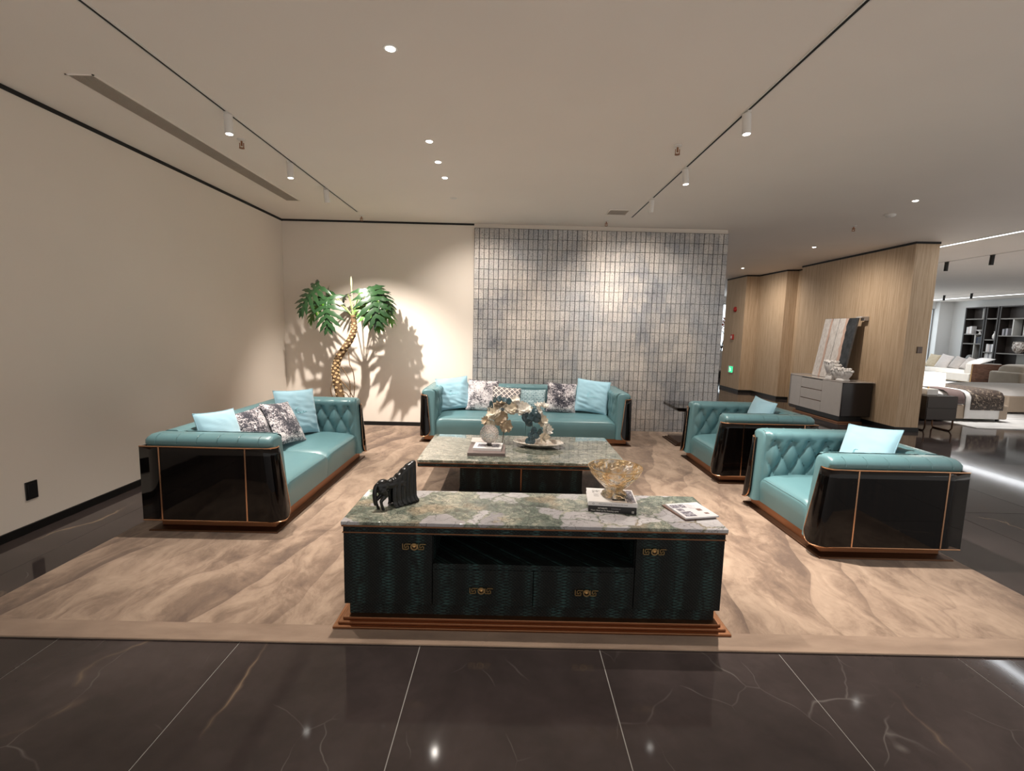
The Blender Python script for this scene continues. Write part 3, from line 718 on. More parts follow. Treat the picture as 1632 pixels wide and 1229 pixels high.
# ================================================================== media cabinet
cab = thing('media_cabinet', 'low dark snakeskin media cabinet with green marble top, nearest the camera', 'cabinet', (.152, 2.42, RT))
Z = lambda z: z - RT
hw = 1.008
for k, (e, y0, za, zb) in enumerate(((1.052, -.062, 0, .013), (1.030, -.040, .013, .027), (1.010, -.020, .027, .042))):
    MB().box(-e, e, y0, .49 - y0 * .6, za, zb).build('plinth_step', M_COPPER, cab, bevel=.003)
MB().box(-.985, .985, .02, .47, .042, .105).build('plinth', M_SNAKE, cab, smooth=False)
bd = MB()
bd.box(-hw, hw, .47, .485, .105, Z(.515)).box(-hw, hw, .02, .47, .105, .118)              # back, bottom
bd.box(-hw, -hw + .02, .02, .47, .118, Z(.515)).box(hw - .02, hw, .02, .47, .118, Z(.515))   # ends
bd.box(-.552, -.536, .02, .47, .118, Z(.515)).box(.536, .552, .02, .47, .118, Z(.515))       # dividers
bd.box(-.536, .536, .004, .47, Z(.322), Z(.352)).box(-.536, .536, .02, .47, Z(.500), Z(.515))  # shelf, niche top
bd.box(-.008, .008, .02, .47, .118, Z(.322))
bd.build('body', M_SNAKE, cab, smooth=False)
def handle(parent, x, z):
    h = MB(); h.lathe([(.0135, -.003), (.019, -.003), (.019, .003), (.0135, .003)], 24, ring=True).xf(Matrix.Translation((x, -.014, z)) @ Matrix.Rotation(PI / 2, 4, 'X'))
    w = .0035
    for s in (-1, 1):
        segs = [((-.060, .014), (-.060, -.014)), ((-.060, -.014), (-.030, -.014)), ((-.030, -.014), (-.030, .004)), ((-.030, .004), (-.040, .004)), ((-.040, .004), (-.040, -.005)), ((-.040, -.005), (-.050, -.005)), ((-.050, -.005), (-.050, .014)), ((-.050, .014), (-.020, .014))]
        off = 0 if s < 0 else .080
        for (a, b), (c, d) in segs:
            x0, x1 = min(a, c) - w / 2 + off, max(a, c) + w / 2 + off; z0, z1 = min(b, d) - w / 2, max(b, d) + w / 2
            h.box(x + x0, x + x1, -.017, -.011, z + z0, z + z1)
    o = h.build('handle', M_BRASS, parent, smooth=True)
    f = MB().ball((x, -.013, z - .001), .0052, .006, .0078, 10, 8)
    for k in range(9):
        a = PI * (-.15 + 1.3 * k / 8); f.ball((x + .0078 * math.cos(a), -.012, z + .002 + .0072 * math.sin(a)), .0026, .003, .0026, 6, 5)
    f.build('emblem_head', M_BRASS, o)
    MB().box(x - .013, x + .013, -.008, -.004, z - .013, z + .013).build('backplate', M_BLACK, o)
for s, hx in ((-1, -.632), (1, .633)):
    x0, x1 = sorted((s * (hw - .001), s * .540))
    d = MB().box(x0, x1, 0, .02, .107, Z(.513)).build('door', M_SNAKE, cab, bevel=.0015)
    handle(d, hx, Z(.452))
for x0, x1, hx in ((-.536, -.0025, -.276), (.0025, .536, .284)):
    d = MB().box(x0, x1, .0, .02, .107, Z(.320)).build('drawer_front', M_SNAKE, cab, bevel=.0015)
    handle(d, hx, Z(.214))
MB().box(-hw - .004, hw + .004, -.004, .489, Z(.515), Z(.521)).build('copper_band', M_COPPER, cab, bevel=.001)
MB().box(-hw, hw, 0, .485, Z(.521), Z(.551)).build('frieze', M_SNAKE, cab, smooth=False)
MB().box(-hw - .007, hw + .007, -.007, .492, Z(.551), Z(.560)).build('copper_band', M_COPPER, cab, bevel=.001)
MB().box(-hw - .010, hw + .010, -.010, .495, Z(.560), Z(.580)).build('marble_top', M_MARBLE, cab, bevel=.003)
TV = .5802
# ------------------------------------------------------------------ coffee table
ct = thing('coffee_table', 'coffee table with green marble top on a dark snakeskin pedestal', 'table', (.134, 4.25, RT))
MB().box(-.60, .60, .27, .82, 0, .03).build('foot', M_BLACK, ct, bevel=.003)
for s in (-1, 1):
    x0, x1 = sorted((s * .006, s * .592)); MB().box(x0, x1, .262, .828, .03, .318).build('pedestal_panel', M_SNAKE, ct, bevel=.002)
MB().box(-.006, .006, .258, .832, .03, .318).build('copper_strip', M_COPPER, ct)
MB().box(-.95, .95, .012, 1.068, .318, .326).build('copper_band', M_COPPER, ct, bevel=.001)
MB().box(-.953, .953, .008, 1.072, .326, .354).build('apron', M_SNAKE, ct, smooth=False)
MB().box(-.955, .955, .006, 1.074, .354, .361).build('copper_band', M_COPPER, ct, bevel=.001)
MB().box(-.958, .958, 0, 1.08, .361, .388).build('marble_top', M_MARBLE2, ct, bevel=.004)
CTZ = RT + .3882
# ------------------------------------------------------------------ side table
sd = thing('side_table', 'small black gloss side table beside the farther armchair', 'table', (2.66, 6.92, RT))
for k, e in enumerate((.30, .27, .24)):
    MB().frustum((-e, e, -e, e, k * .014), (-e + .006, e - .006, -e + .006, e - .006, k * .014 + .014)).build('base_step', M_BRONZE, sd, smooth=False)
MB().box(-.07, .07, -.07, .07, .042, .49).build('column', M_LACQ, sd, bevel=.006)
MB().frustum((-.27, .27, -.27, .27, .49), (-.31, .31, -.31, .31, .512)).box(-.31, .31, -.31, .31, .512, .535).build('underframe', M_LACQ, sd, bevel=.003)
MB().box(-.31, .31, -.31, .31, .535, .548).build('top', M_LACQ, sd, bevel=.003)

# ================================================================== things on the media cabinet
def spl(P, n):
    P = [Vector(p) for p in P]; out = []
    for i in range(len(P) - 1):
        p0, p1, p2, p3 = P[max(i - 1, 0)], P[i], P[i + 1], P[min(i + 2, len(P) - 1)]
        for k in range(n):
            t = k / n; out.append(.5 * ((2 * p1) + (p2 - p0) * t + (2 * p0 - 5 * p1 + 4 * p2 - p3) * t * t + (-p0 + 3 * p1 - 3 * p2 + p3) * t ** 3))
    out.append(P[-1]); return out
spl0 = spl
M_HORSE = flat('black_resin', (.007, .007, .007), .28)
hs = thing('horse_sculpture', 'black sculpture of a horse half covered by a draped cloth', 'sculpture', (-.632, 2.655, TV), math.radians(44))
# hindquarters: trunk, rump and two jointed hind legs fused into one surface
def fuse(name, m, parent, mat, vox):
    o = m.build(name, mat, parent)
    r = o.modifiers.new('remesh', 'REMESH'); r.mode = 'VOXEL'; r.voxel_size = vox; r.use_smooth_shade = True
    sm = o.modifiers.new('smooth', 'SMOOTH'); sm.iterations = 6; sm.factor = .5
    dg = bpy.context.evaluated_depsgraph_get(); m2 = bpy.data.meshes.new_from_object(o.evaluated_get(dg)); old = o.data
    o.modifiers.clear(); o.data = m2; bpy.data.meshes.remove(old); m2.name = name
    m2.materials.clear(); m2.materials.append(mat); m2.polygons.foreach_set('use_smooth', [True] * len(m2.polygons)); return o
hb = MB().ball((-.085, 0, .136), .040, .031, .036, 16, 12).ball((-.03, 0, .132), .062, .029, .031, 16, 12).ball((.03, 0, .132), .05, .027, .032, 16, 12)
for sg, dx in ((-1, 0), (1, -.012)):
    y = sg * .017
    hb.ball((-.092, y * .8, .118), .028, .017, .034, 12, 10)
    hb.tube(spl0([(-.092, y, .115), (-.078 + dx * .3, y, .082), (-.104 + dx, y, .052), (-.098 + dx, y, .020), (-.094 + dx, y, .008)], 4), [.023 - .0145 * min(1, k / 9) for k in range(17)], 10)
    hb.tube([(-.094 + dx, y, .0), (-.092 + dx, y, .012)], [.0105, .0075], 10)
    hb.tube([(.04, y, .12), (.042, y, .06), (.04, y, .0)], [.014, .009, .009], 8)
fuse('body', hb, hs, M_HORSE, .0032)
MB().tube(spl([(-.112, 0, .152), (-.127, 0, .138), (-.134, 0, .10), (-.132, 0, .06), (-.128, 0, .034)], 4), [.008 + .005 * math.sin(PI * k / 18) for k in range(17)], 10).build('tail', M_HORSE, hs)
def drape(s, t):
    # s along the horse (withers to head), t across from one hem over the neck to the other
    x = -.035 + .155 * s; top = .163 + .082 * (s * s * (3 - 2 * s)) ** .8 + .0035 * math.sin(s * 30) * (1 - s)
    hw_ = .024 - .006 * s
    u = (t - .5) * 2; a = abs(u); sg = 1 if u > 0 else -1
    fold = .0034 * math.sin(s * 34 + 2 * sg) + .0014 * math.sin(s * 61)
    if a < .3:
        k = a / .3; return (x, sg * hw_ * math.sin(k * PI / 2), top - .012 * (1 - math.cos(k * PI / 2)))
    k = (a - .3) / .7
    y = hw_ + .006 * k + fold * min(1, k * 2.5) + .016 * max(0, k - .86) / .14
    return (x + .006 * max(0, k - .86) / .14 + .003 * math.sin(k * 9) * k, sg * y, (top - .012) * (1 - k) + .002)
dr = MB().grid(drape, 60, 40)
def front(s, t):
    y0 = -1 + 2 * t; base = Vector(drape(1, .15 + .0)); k = s
    return (.1195 + .004 * math.sin(t * 22) * k + .018 * max(0, k - .86) / .14 + .006 * math.cos(y0 * PI / 2), y0 * (.018 + .008 * k), (.236) * (1 - k) + .002)
dr.grid(front, 30, 24)
dr.build('drape', M_HORSE, hs, ang=80, solid=.002)

M_PAPER = flat('paper_pages', (.72, .70, .67), .8); M_WCOVER = flat('white_book_cover', (.74, .72, .71), .35); M_KCOVER = flat('black_book_cover', (.008, .007, .007), .35)
M_INK = flat('printed_ink', (.05, .045, .05), .6); M_WINK = flat('white_print', (.70, .67, .62), .6); M_GREYINK = flat('grey_print', (.30, .29, .31), .6)
def book(name, label, c, rz, w, d, h, cov, spine_front=True, cat='book', group=None):
    """lies flat, spine toward -y"""
    t = thing(name, label, cat, c, rz, group); k = .0025
    MB().box(-w / 2, w / 2, -d / 2, d / 2, 0, k).box(-w / 2, w / 2, -d / 2, d / 2, h - k, h).box(-w / 2, w / 2, -d / 2, -d / 2 + k, k, h - k).build('cover', cov, t, bevel=.0008)
    MB().box(-w / 2 + .004, w / 2 - .004, -d / 2 + k, d / 2 - .005, k, h - k).build('pages', M_PAPER, t, smooth=False)
    return t
def lettering(parent, txt, size, mat, loc, rot):
    me = text_mesh(txt, size, mat); o = bpy.data.objects.new('lettering', me); COL.objects.link(o); o.parent = parent; o.location = loc; o.rotation_euler = rot; return o
bk = book('coffee_table_book', 'thick black hardback lying under the white book on the cabinet', (.612, 2.725, TV), math.radians(-7), .268, .235, .036, M_KCOVER)
lettering(bk, 'oream', .0165, M_WINK, (-.082, -.1178, .0255), (PI / 2, 0, 0)).scale.x = 1.25
lettering(bk, 'Lexambin.es', .0105, M_GREYINK, (-.006, -.1178, .025), (PI / 2, 0, 0))
lettering(bk, 'Music lifted up the listening spirit', .0118, M_WINK, (-.120, -.1178, .0105), (PI / 2, 0, 0)).scale.x = .98
MB().box(.108, .113, -.1182, -.1175, .006, .011).box(.115, .120, -.1182, -.1175, .010, .017).box(.108, .113, -.1182, -.1175, .013, .017).box(.115, .120, -.1182, -.1175, .005, .008).build('publisher_mark', M_WINK, bk, smooth=False)
b2 = book('coffee_table_book', 'white paperback on the black book, under the glass bowl', (.612, 2.730, TV + .0362), math.radians(-6), .275, .235, .024, M_WCOVER)
lettering(b2, 'Music come to spring, having sense after sense', .0085, M_INK, (-.078, -.1178, .012), (PI / 2, 0, 0))
MB().lathe([(.004, 0), (.0055, 0), (.0055, .0006), (.004, .0006)], 16, ring=True).xf(Matrix.Translation((-.108, -.1176, .012)) @ Matrix.Rotation(PI / 2, 4, 'X')).build('publisher_mark', M_INK, b2)
for i, (s_, y) in enumerate((('MUSIC', .07), ('to be', .053), ('H', .037))):
    lettering(b2, s_, .016, M_INK, (-.105, y, .0242), (0, 0, 0))
for y, w in ((.012, .03), (-.003, .024), (-.016, .03), (-.03, .028)):
    MB().box(-.1, -.1 + w, y, y + .003, .024, .0246).build('text_line', M_GREYINK, b2, smooth=False)
MB().box(.0, .075, -.085, .0, .024, .0247).build('cover_picture', M_KCOVER, b2, smooth=False)
def m_print():
    m = NT('printed_picture'); o = m.obj()
    m.set(Base=m.ramp(m.noise(o, 90, 3)[0], [(.35, (.10, .09, .11)), (.55, (.36, .35, .40)), (.7, (.62, .61, .64))], 'CONSTANT'), Rough=.4); return m.m
M_PRINT = m_print()
MB().box(.08, .13, -.105, .1, .024, .0246).build('cover_picture', M_PRINT, b2, smooth=False)
# bowl of gilded textured glass
def m_glass():
    m = NT('gilded_crackle_glass'); o = m.obj()
    f = m.noise(o, 17, 5, .65, .6)[0]; g = m.ramp(f, [(.42, 0.), (.56, 1.)])
    g2 = m.ramp(m.noise(m.map(o, (1, 1, 1), (0, 0, 0), (3, 1, 2)), 26, 5, .7, 1.)[0], [(.52, 0.), (.60, 1.)])
    m.set(Base=m.mix(g, (.93, .90, .86), (.95, .72, .42)), Rough=m.ramp(g2, [(0, .08), (1, .3)]), Trans=m.math('SUBTRACT', .92, m.math('MULTIPLY', g2, .75)), Metal=m.math('MULTIPLY', g2, .55), **{'IOR': 1.42})
    m.bump(m.vor(o, 70)[0], .5, .006); return m.m
M_BOWLG = m_glass()
bw = thing('glass_bowl', 'gold-flecked crackle glass footed bowl on the stacked books', 'bowl', (.632, 2.735, TV + .0606))
MB().lathe([(.072, 0), (.078, .004), (.070, .018), (.045, .032), (.055, .045), (.10, .085), (.14, .130), (.158, .172), (.154, .173), (.134, .130), (.094, .088), (.045, .054), (.001, .048)], 40).build('vessel', M_BOWLG, bw)
ring = [(.156 * math.cos(a * PI / 24), .156 * math.sin(a * PI / 24), .173) for a in range(49)]
MB().tube(ring, .0022, 6).build('rim', M_BRASS, bw)
# magazines
M_MAGC = flat('magazine_paper', (.56, .54, .55), .3); M_MAGB = flat('brown_print', (.16, .09, .07), .4)
mz = (1.058, 2.642)
m1 = book('magazine', 'lower glossy magazine of the pair on the marble cabinet top', (mz[0] - .012, mz[1] + .012, TV), math.radians(15), .205, .225, .008, M_MAGB)
m2 = book('magazine', 'grey glossy brochure with small pictures lying on another magazine', (mz[0], mz[1], TV + .0082), math.radians(12), .205, .215, .009, M_MAGC)
for (x0, x1, y0, y1) in ((-.095, -.045, .035, .085), (-.04, -.005, .035, .085), (-.085, -.045, -.01, .025), (-.085, -.02, -.055, -.02), (-.085, -.02, -.09, -.062), (.03, .06, -.02, .01), (.045, .07, -.07, -.05)):
    MB().box(x0, x1, y0, y1, .009, .0095).build('printed_picture', M_MAGB if x0 > 0 else M_PRINT, m2, smooth=False)
for k in range(6):
    MB().box(.0, .03 + .012 * (k % 3), .075 - k * .012, .078 - k * .012, .009, .0094).build('text_line', M_GREYINK, m2, smooth=False)

# ================================================================== things on the coffee table
M_TAUPE = flat('taupe_book_cover', (.17, .13, .12), .4); M_PINKW = flat('blush_book_cover', (.60, .52, .49), .4)
book('coffee_table_book', 'large taupe hardback on the coffee table under a white book', (-.205, 4.60, CTZ), 0, .355, .36, .030, M_TAUPE)
bb = book('coffee_table_book', 'small white book lying on the large taupe book', (-.195, 4.63, CTZ + .0302), math.radians(-3), .275, .235, .024, M_WCOVER)
MB().box(-.10, -.02, -.06, .05, .024, .0246).box(.04, .11, -.07, .06, .024, .0246).build('cover_picture', M_PRINT, bb, smooth=False)
book('coffee_table_book', 'blush book lying behind the taupe book on the coffee table', (-.26, 4.97, CTZ), math.radians(2), .25, .2, .03, M_PINKW)
def m_crystal():
    m = NT('cut_crystal'); o = m.obj(); v = m.vor(o, 55)
    m.set(Base=(.96, .92, .90), Rough=.04, Trans=.96, **{'IOR': 1.45}); m.bump(v[0], .8, .01); return m.m
M_CRYS = m_crystal()
gl = thing('crystal_globe', 'round cut-crystal globe ornament on the small white book', 'ornament', (-.185, 4.63, CTZ + .0544))
MB().lathe([(.034, 0), (.036, .006), (.026, .012), (.022, .022), (.028, .028), (.001, .03)], 20).build('stand', flat('pewter', (.10, .09, .09), .35, .8), gl)
g = MB(); R0 = .092; n, mrow = 28, 18; secs = []
for i in range(mrow + 1):
    ph = PI * (i + .25) / (mrow + .5)
    secs.append([(R0 * math.sin(ph) * math.cos(2 * PI * (j + .5 * (i % 2)) / n) * (1 + .03 * ((i + j) % 2)), R0 * math.sin(ph) * math.sin(2 * PI * (j + .5 * (i % 2)) / n) * (1 + .03 * ((i + j) % 2)), .118 - R0 * math.cos(ph)) for j in range(n)])
g.loft(secs).build('globe', M_CRYS, gl, smooth=False)
# shell dish
M_SHELL = NT('pearl_shell'); _f = M_SHELL.noise(M_SHELL.map(M_SHELL.obj(), (3, 3, 8)), 6, 4, .6, 1.)[0]
M_SHELL.set(Base=M_SHELL.ramp(_f, [(.35, (.40, .31, .23)), (.5, (.70, .64, .57)), (.7, (.80, .77, .72))]), Rough=.25, Coat=.4); M_SHELL = M_SHELL.m
ds = thing('shell_dish', 'long pearly shell dish holding dried flowers on the coffee table', 'dish', (.31, 4.86, CTZ), math.radians(-12))
prof = [(.05, 0), (.12, .004), (.20, .022), (.265, .05), (.26, .054), (.195, .028), (.12, .012), (.001, .010)]
MB().lathe(prof, 36, sx=1.0, sy=.62).build('bowl', M_SHELL, ds)
MB().tube([(-.06, .02, .012), (.0, .03, .045), (.05, .02, .05), (.12, -.02, .04), (.17, -.03, .03)], [.015, .035, .04, .03, .008], 12).build('shell_piece', M_SHELL, ds)
# dried flower arrangement arching from globe to dish
fl_ = thing('flower_arrangement', 'arching arrangement of cream dried blooms with dark teal eucalyptus leaves', 'flowers', (.12, 4.97, CTZ))
M_CREAM = m_velvet('cream_petal', (.68, .58, .43), (.82, .76, .65)); M_WPET = m_velvet('white_petal', (.78, .73, .65), (.86, .83, .77)); M_TAN = m_velvet('dried_petal', (.50, .38, .25), (.68, .56, .41))
M_EUC = flat('eucalyptus_leaf', (.022, .055, .068), .3, Coat=.3); M_STEM = flat('brown_stem', (.11, .07, .04), .7)
def petal(r, w, cup, rs):
    def fn(s, t):
        a = s; u = (t - .5) * 2
        wd = w * math.sin(PI * min(1, a * .92 + .06)) ** .6
        return (u * wd, a * r, cup * a * a * r + .25 * u * u * wd + rs.uniform(-1, 1) * .07 * r * a)
    return fn
def flower(name, c, r, nrm, mat, seed, rings=3):
    rs = random.Random(seed); m = MB(); nrm = Vector(nrm).normalized()
    Q = Vector((0, 0, 1)).rotation_difference(nrm).to_matrix().to_4x4()
    for k in range(rings):
        n = 6 + k * 3; cup = 1.3 - .55 * k; rr = r * (.45 + .55 * (k + 1) / rings)
        for j in range(n):
            p = MB().grid(petal(rr * rs.uniform(.85, 1.1), rr * .36, cup, rs), 5, 4)
            p.xf(Matrix.Translation(c) @ Q @ Matrix.Rotation(2 * PI * (j + rs.random() * .4) / n + k, 4, 'Z') @ Matrix.Translation((0, r * .04, r * .1 * (rings - k))))
            m.add(p.v, p.f)
    m.build(name, mat, fl_, ang=180)
path = [(-.37, -.06, .20), (-.30, -.04, .31), (-.22, -.02, .40), (-.12, 0, .44), (-.02, 0, .40), (.08, 0, .36), (.17, -.02, .32), (.23, -.05, .24), (.27, -.09, .14), (.25, -.12, .06)]
MB().tube(path, .006, 6).build('branch', M_STEM, fl_)
MB().tube([(-.12, 0, .44), (-.16, .0, .2), (-.18, .02, .0)], .005, 6).build('branch', M_STEM, fl_)
blooms = [((-.34, -.05, .24), .055, (-.6, -.7, .3), M_TAN), ((-.27, -.06, .32), .075, (-.4, -.8, .5), M_CREAM), ((-.20, -.03, .27), .085, (-.1, -1, .2), M_TAN), ((-.22, 0, .40), .075, (-.2, -.5, 1), M_TAN),
          ((-.10, -.03, .37), .075, (.1, -.9, .5), M_CREAM), ((-.06, -.02, .45), .055, (.1, -.7, .8), M_WPET), ((.03, -.03, .36), .085, (0, -.9, .6), M_WPET), ((.10, .0, .33), .055, (.2, -.7, .7), M_CREAM),
          ((.18, -.03, .33), .055, (.4, -.6, .9), M_WPET), ((.22, -.05, .25), .065, (.5, -.8, .4), M_CREAM), ((.27, -.08, .17), .065, (.6, -.8, .2), M_WPET), ((.25, -.11, .09), .06, (.4, -.9, .2), M_CREAM), ((-.30, -.08, .20), .06, (-.3, -.9, .1), M_CREAM), ((-.15, -.05, .20), .07, (.1, -1, .0), M_TAN)]
for i, (c, r, nn, mt) in enumerate(blooms): flower('bloom', c, r, nn, mt, i)
for (c, r, nn, mt) in (((.24, -.02, .39), .05, (.4, -.3, 1), M_WPET), ((.19, .0, .39), .045, (.0, -.3, 1), M_WPET)): flower('bloom', c, r, nn, mt, 77, 2)
rl = random.Random(5)
def euc(c, r, nrm):
    nrm = Vector(nrm).normalized(); Q = Vector((0, 0, 1)).rotation_difference(nrm).to_matrix().to_4x4()
    def fn(s, t):
        a = 2 * PI * s; k = t; return (r * k * math.cos(a), r * 1.25 * k * math.sin(a), .25 * r * (k * math.cos(a)) ** 2)
    MB().grid(fn, 12, 3).xf(Matrix.Translation(c) @ Q).build('leaf', M_EUC, fl_, ang=180, solid=.0008)
for c, r, nn in (((-.17, -.05, .47), .032, (0, -.6, 1)), ((-.22, -.06, .48), .03, (-.3, -.8, .5)), ((-.12, -.06, .455), .03, (.3, -.9, .4)), ((-.265, -.06, .47), .032, (-.8, -.5, .3)), ((-.30, -.06, .42), .034, (-.8, -.6, .1)), ((-.33, -.05, .37), .03, (-.9, -.4, .2)),
                 ((.06, -.10, .30), .045, (-.2, -1, .1)), ((.12, -.11, .31), .042, (.1, -1, .3)), ((.17, -.11, .30), .046, (.4, -1, .1)), ((.145, -.10, .36), .036, (0, -.7, .6)), ((.09, -.12, .25), .04, (-.2, -1, -.3)),
                 ((.14, -.13, .17), .032, (.2, -1, .1)), ((.11, -.14, .12), .03, (-.3, -1, .2)), ((.17, -.14, .12), .03, (.3, -1, .3)), ((.13, -.15, .07), .032, (-.1, -1, .1)), ((.09, -.14, .055), .034, (-.4, -1, .3)), ((.20, -.13, .16), .026, (.5, -1, 0))):
    euc(c, r, nn)
MB().tube([(.10, -.06, .3), (.13, -.12, .2), (.12, -.14, .08)], .003, 5).tube([(-.22, -.02, .40), (-.26, -.05, .46), (-.32, -.05, .40)], .003, 5).build('branch', M_STEM, fl_)

# ================================================================== plant behind the loveseat
pl = thing('potted_philodendron', 'tall split-leaf philodendron with curved scarred trunk behind the loveseat', 'plant', (-2.45, 7.02, RT))
MB().lathe([(.17, 0), (.21, .02), (.24, .30), (.23, .31), (.215, .30), (.20, .26), (.001, .26)], 28).build('pot', flat('charcoal_planter', (.03, .03, .03), .5), pl)
M_BARK = NT('trunk_bark'); _f = M_BARK.noise(M_BARK.map(M_BARK.obj(), (1, 1, 2)), 25, 4)[0]
M_BARK.set(Base=M_BARK.ramp(_f, [(.3, (.06, .032, .015)), (.6, (.17, .10, .045))]), Rough=.8); M_BARK.bump(_f, .5, .01); M_BARK = M_BARK.m
M_SCAR = flat('leaf_scar', (.56, .40, .21), .7)
S = .985   # the plant stands a little nearer than the plane its outline was read in
TR = [(-.02, 0, .26), (-.03, 0, .48), (-.075, 0, .72), (-.10, .0, .86), (-.095, 0, .98), (-.055, -.005, 1.10), (.03, -.01, 1.235), (.115, -.01, 1.36), (.168, 0, 1.49), (.175, .01, 1.60), (.165, .01, 1.73)]
tp = spl(TR, 6); tr_r = [.062 - .022 * i / (len(tp) - 1) for i in range(len(tp))]
trunk = MB().tube(tp, tr_r, 16).build('trunk', M_BARK, pl)
sc = MB()
for i in range(120):
    f = i / 120 * .93; k = f * (len(tp) - 1); a = int(k); p = tp[a].lerp(tp[min(a + 1, len(tp) - 1)], k - a); r = tr_r[a]
    t = (tp[min(a + 1, len(tp) - 1)] - tp[max(a - 1, 0)]).normalized(); x = t.cross(Vector((0, 1, 0))).normalized(); y = x.cross(t)
    an = i * 2.39996; nrm = x * math.cos(an) + y * math.sin(an)
    Q = Matrix.Translation(p + nrm * (r - .002)) @ nrm.to_track_quat('Z', 'Y').to_matrix().to_4x4()
    s1 = .019 * r / .055
    q = MB().lathe([(s1 * 1.15, 0), (s1, .006), (s1 * .6, .0075), (s1 * .45, .004), (.001, .004)], 9, sy=.8).xf(Q); sc.add(q.v, q.f)
o = sc.build('leaf_scars', M_SCAR, trunk); o['kind'] = 'stuff'
for pts in ([(.10, -.02, 1.2), (.12, -.04, 1.02), (.17, -.05, .92), (.19, -.05, .70), (.16, -.04, .45)], [(.0, -.04, .98), (.07, -.06, .88), (.13, -.07, .74), (.12, -.05, .5)], [(-.03, -.04, .80), (.06, -.07, .72), (.13, -.07, .62), (.18, -.06, .50), (.17, -.05, .38)],
            [(-.13, -.03, .78), (-.16, -.05, .66), (-.14, -.05, .55), (-.10, -.04, .45)], [(.02, -.04, .62), (.10, -.06, .56), (.12, -.05, .40)]):
    MB().tube(spl(pts, 5), .007, 6).build('aerial_root', M_BARK, pl)
def m_leaf(name, a, b, rough=.27):
    m = NT(name); o = m.obj(); m.set(Base=m.mix(m.noise(o, 12, 3)[0], a, b), Rough=rough, Spec=.5, Coat=.15, CoatR=.2, **{'Subsurface Weight': 0.0}); return m.m
M_LEAF = m_leaf('dark_glossy_leaf', (.010, .030, .012), (.020, .055, .018)); M_LEAF2 = m_leaf('fresh_green_leaf', (.05, .15, .015), (.09, .24, .025), .4); M_PET = flat('green_stalk', (.17, .22, .07), .5)
def leaf_mesh(L, seed):
    rs = random.Random(seed); m = MB(); N = 7
    def mid(s): return Vector((0, s * L, -.42 * L * s * s + .10 * L * math.sin(s * 2)))
    m.tube([mid(k / 10) for k in range(11)], [.006 * (1 - .8 * k / 10) for k in range(11)], 6)
    for sg in (-1, 1):
        for k in range(N):
            s0 = -.10 + 1.02 * (k + .0) / N; sb = max(.02, s0 * .9 + .08)
            ln = L * (.50 * math.sin(PI * (.30 + .62 * (k + .5) / N)) + .06) * rs.uniform(.9, 1.1); ang = math.radians(118 - 96 * (k + .5) / N) + rs.uniform(-.06, .06)
            d = Vector((sg * math.sin(ang), math.cos(ang), 0)); pr = Vector((sg * math.cos(ang), -math.sin(ang), 0)) * 1
            P0 = mid(max(0.0, min(1, sb)))
            w0 = L * .047
            nseg = 9; row = []
            for i in range(nseg + 1):
                t = i / nseg; c = P0 + d * ln * t + Vector((0, 0, -.30 * ln * t * t)); c += Vector((0, 1, 0)) * ln * .16 * t * t
                w = w0 * (1.15 - 1.0 * math.exp(-((t - .55) / .30) ** 2) * -.45) * (1 - t ** 3) * (1.0 + .22 * math.sin(t * 17 + seed))
                w = max(w, .001)
                row.append([c - pr * w, c + Vector((0, 0, .10 * w)), c + pr * w])
            m.loft(row, closed=False, caps=False)
    # web along the rib
    m.grid(lambda s, t: tuple(mid(s * .96) + Vector(((t - .5) * L * .20 * math.sin(PI * min(1, s * .8 + .2)) ** .8, 0, -.02 * L * abs(t - .5) * 2))), 12, 4)
    return m
def leaf(attach, base, tip, up, L, mat, seed):
    """blade hangs from `base`, pointing to `tip`; `up` is the way its face looks"""
    base, tip, up = Vector(base), Vector(tip), Vector(up)
    yv = (tip - base).normalized(); z = (up - yv * up.dot(yv)).normalized(); x = yv.cross(z)
    M4 = Matrix((x, yv, z)).transposed().to_4x4(); M4.translation = base
    lf = leaf_mesh(L, seed).xf(M4).build('leaf', mat, pl, ang=180)
    a = Vector(attach); md = a.lerp(base, .5) + Vector((0, 0, .05))
    MB().tube(spl([a, md, base], 6), .0075, 6).build('petiole', M_PET, lf)
C0 = (.165, .01, 1.70)
leaf(C0, (-.30, -.05, 2.12), (-.60, -.12, 1.80), (-.40, -.95, .45), .50, M_LEAF, 1)
leaf(C0, (-.14, -.15, 1.95), (-.12, -.32, 1.52), (-.15, -1, .55), .50, M_LEAF, 2)
leaf(C0, (-.34, .10, 1.96), (-.60, .10, 1.60), (-.5, -.8, .4), .42, M_LEAF2, 3)
leaf(C0, (.30, .18, 1.95), (.20, .34, 1.75), (.1, -.8, .7), .36, M_LEAF2, 4)
leaf(C0, (.43, -.12, 2.08), (.60, -.25, 1.62), (.25, -1, .55), .54, M_LEAF, 5)
leaf(C0, (.50, .10, 2.03), (.82, .10, 1.62), (.6, -.4, .6), .48, M_LEAF2, 6)
leaf(C0, (.48, .02, 2.14), (.80, -.02, 1.84), (.5, -.45, .8), .46, M_LEAF, 7)
leaf(C0, (.03, .20, 2.04), (-.12, .38, 2.0), (0, -.6, .9), .34, M_LEAF, 8)
leaf(C0, (.36, -.03, 1.86), (.64, -.10, 1.50), (.3, -.8, .5), .42, M_LEAF2, 9)
leaf(C0, (-.20, .05, 2.06), (-.32, .10, 1.80), (-.3, -.6, .7), .40, M_LEAF, 10)
leaf(C0, (.24, .12, 2.05), (.46, .22, 1.95), (.1, -.7, .8), .34, M_LEAF2, 11)
bud = MB().tube([(.165, .01, 1.70), (.158, .0, 1.95), (.150, .0, 2.12), (.149, 0, 2.16), (.147, 0, 2.24), (.146, 0, 2.28)], [.007, .007, .008, .014, .013, .003], 8).build('bud', flat('pale_bud', (.40, .42, .22), .5), pl)

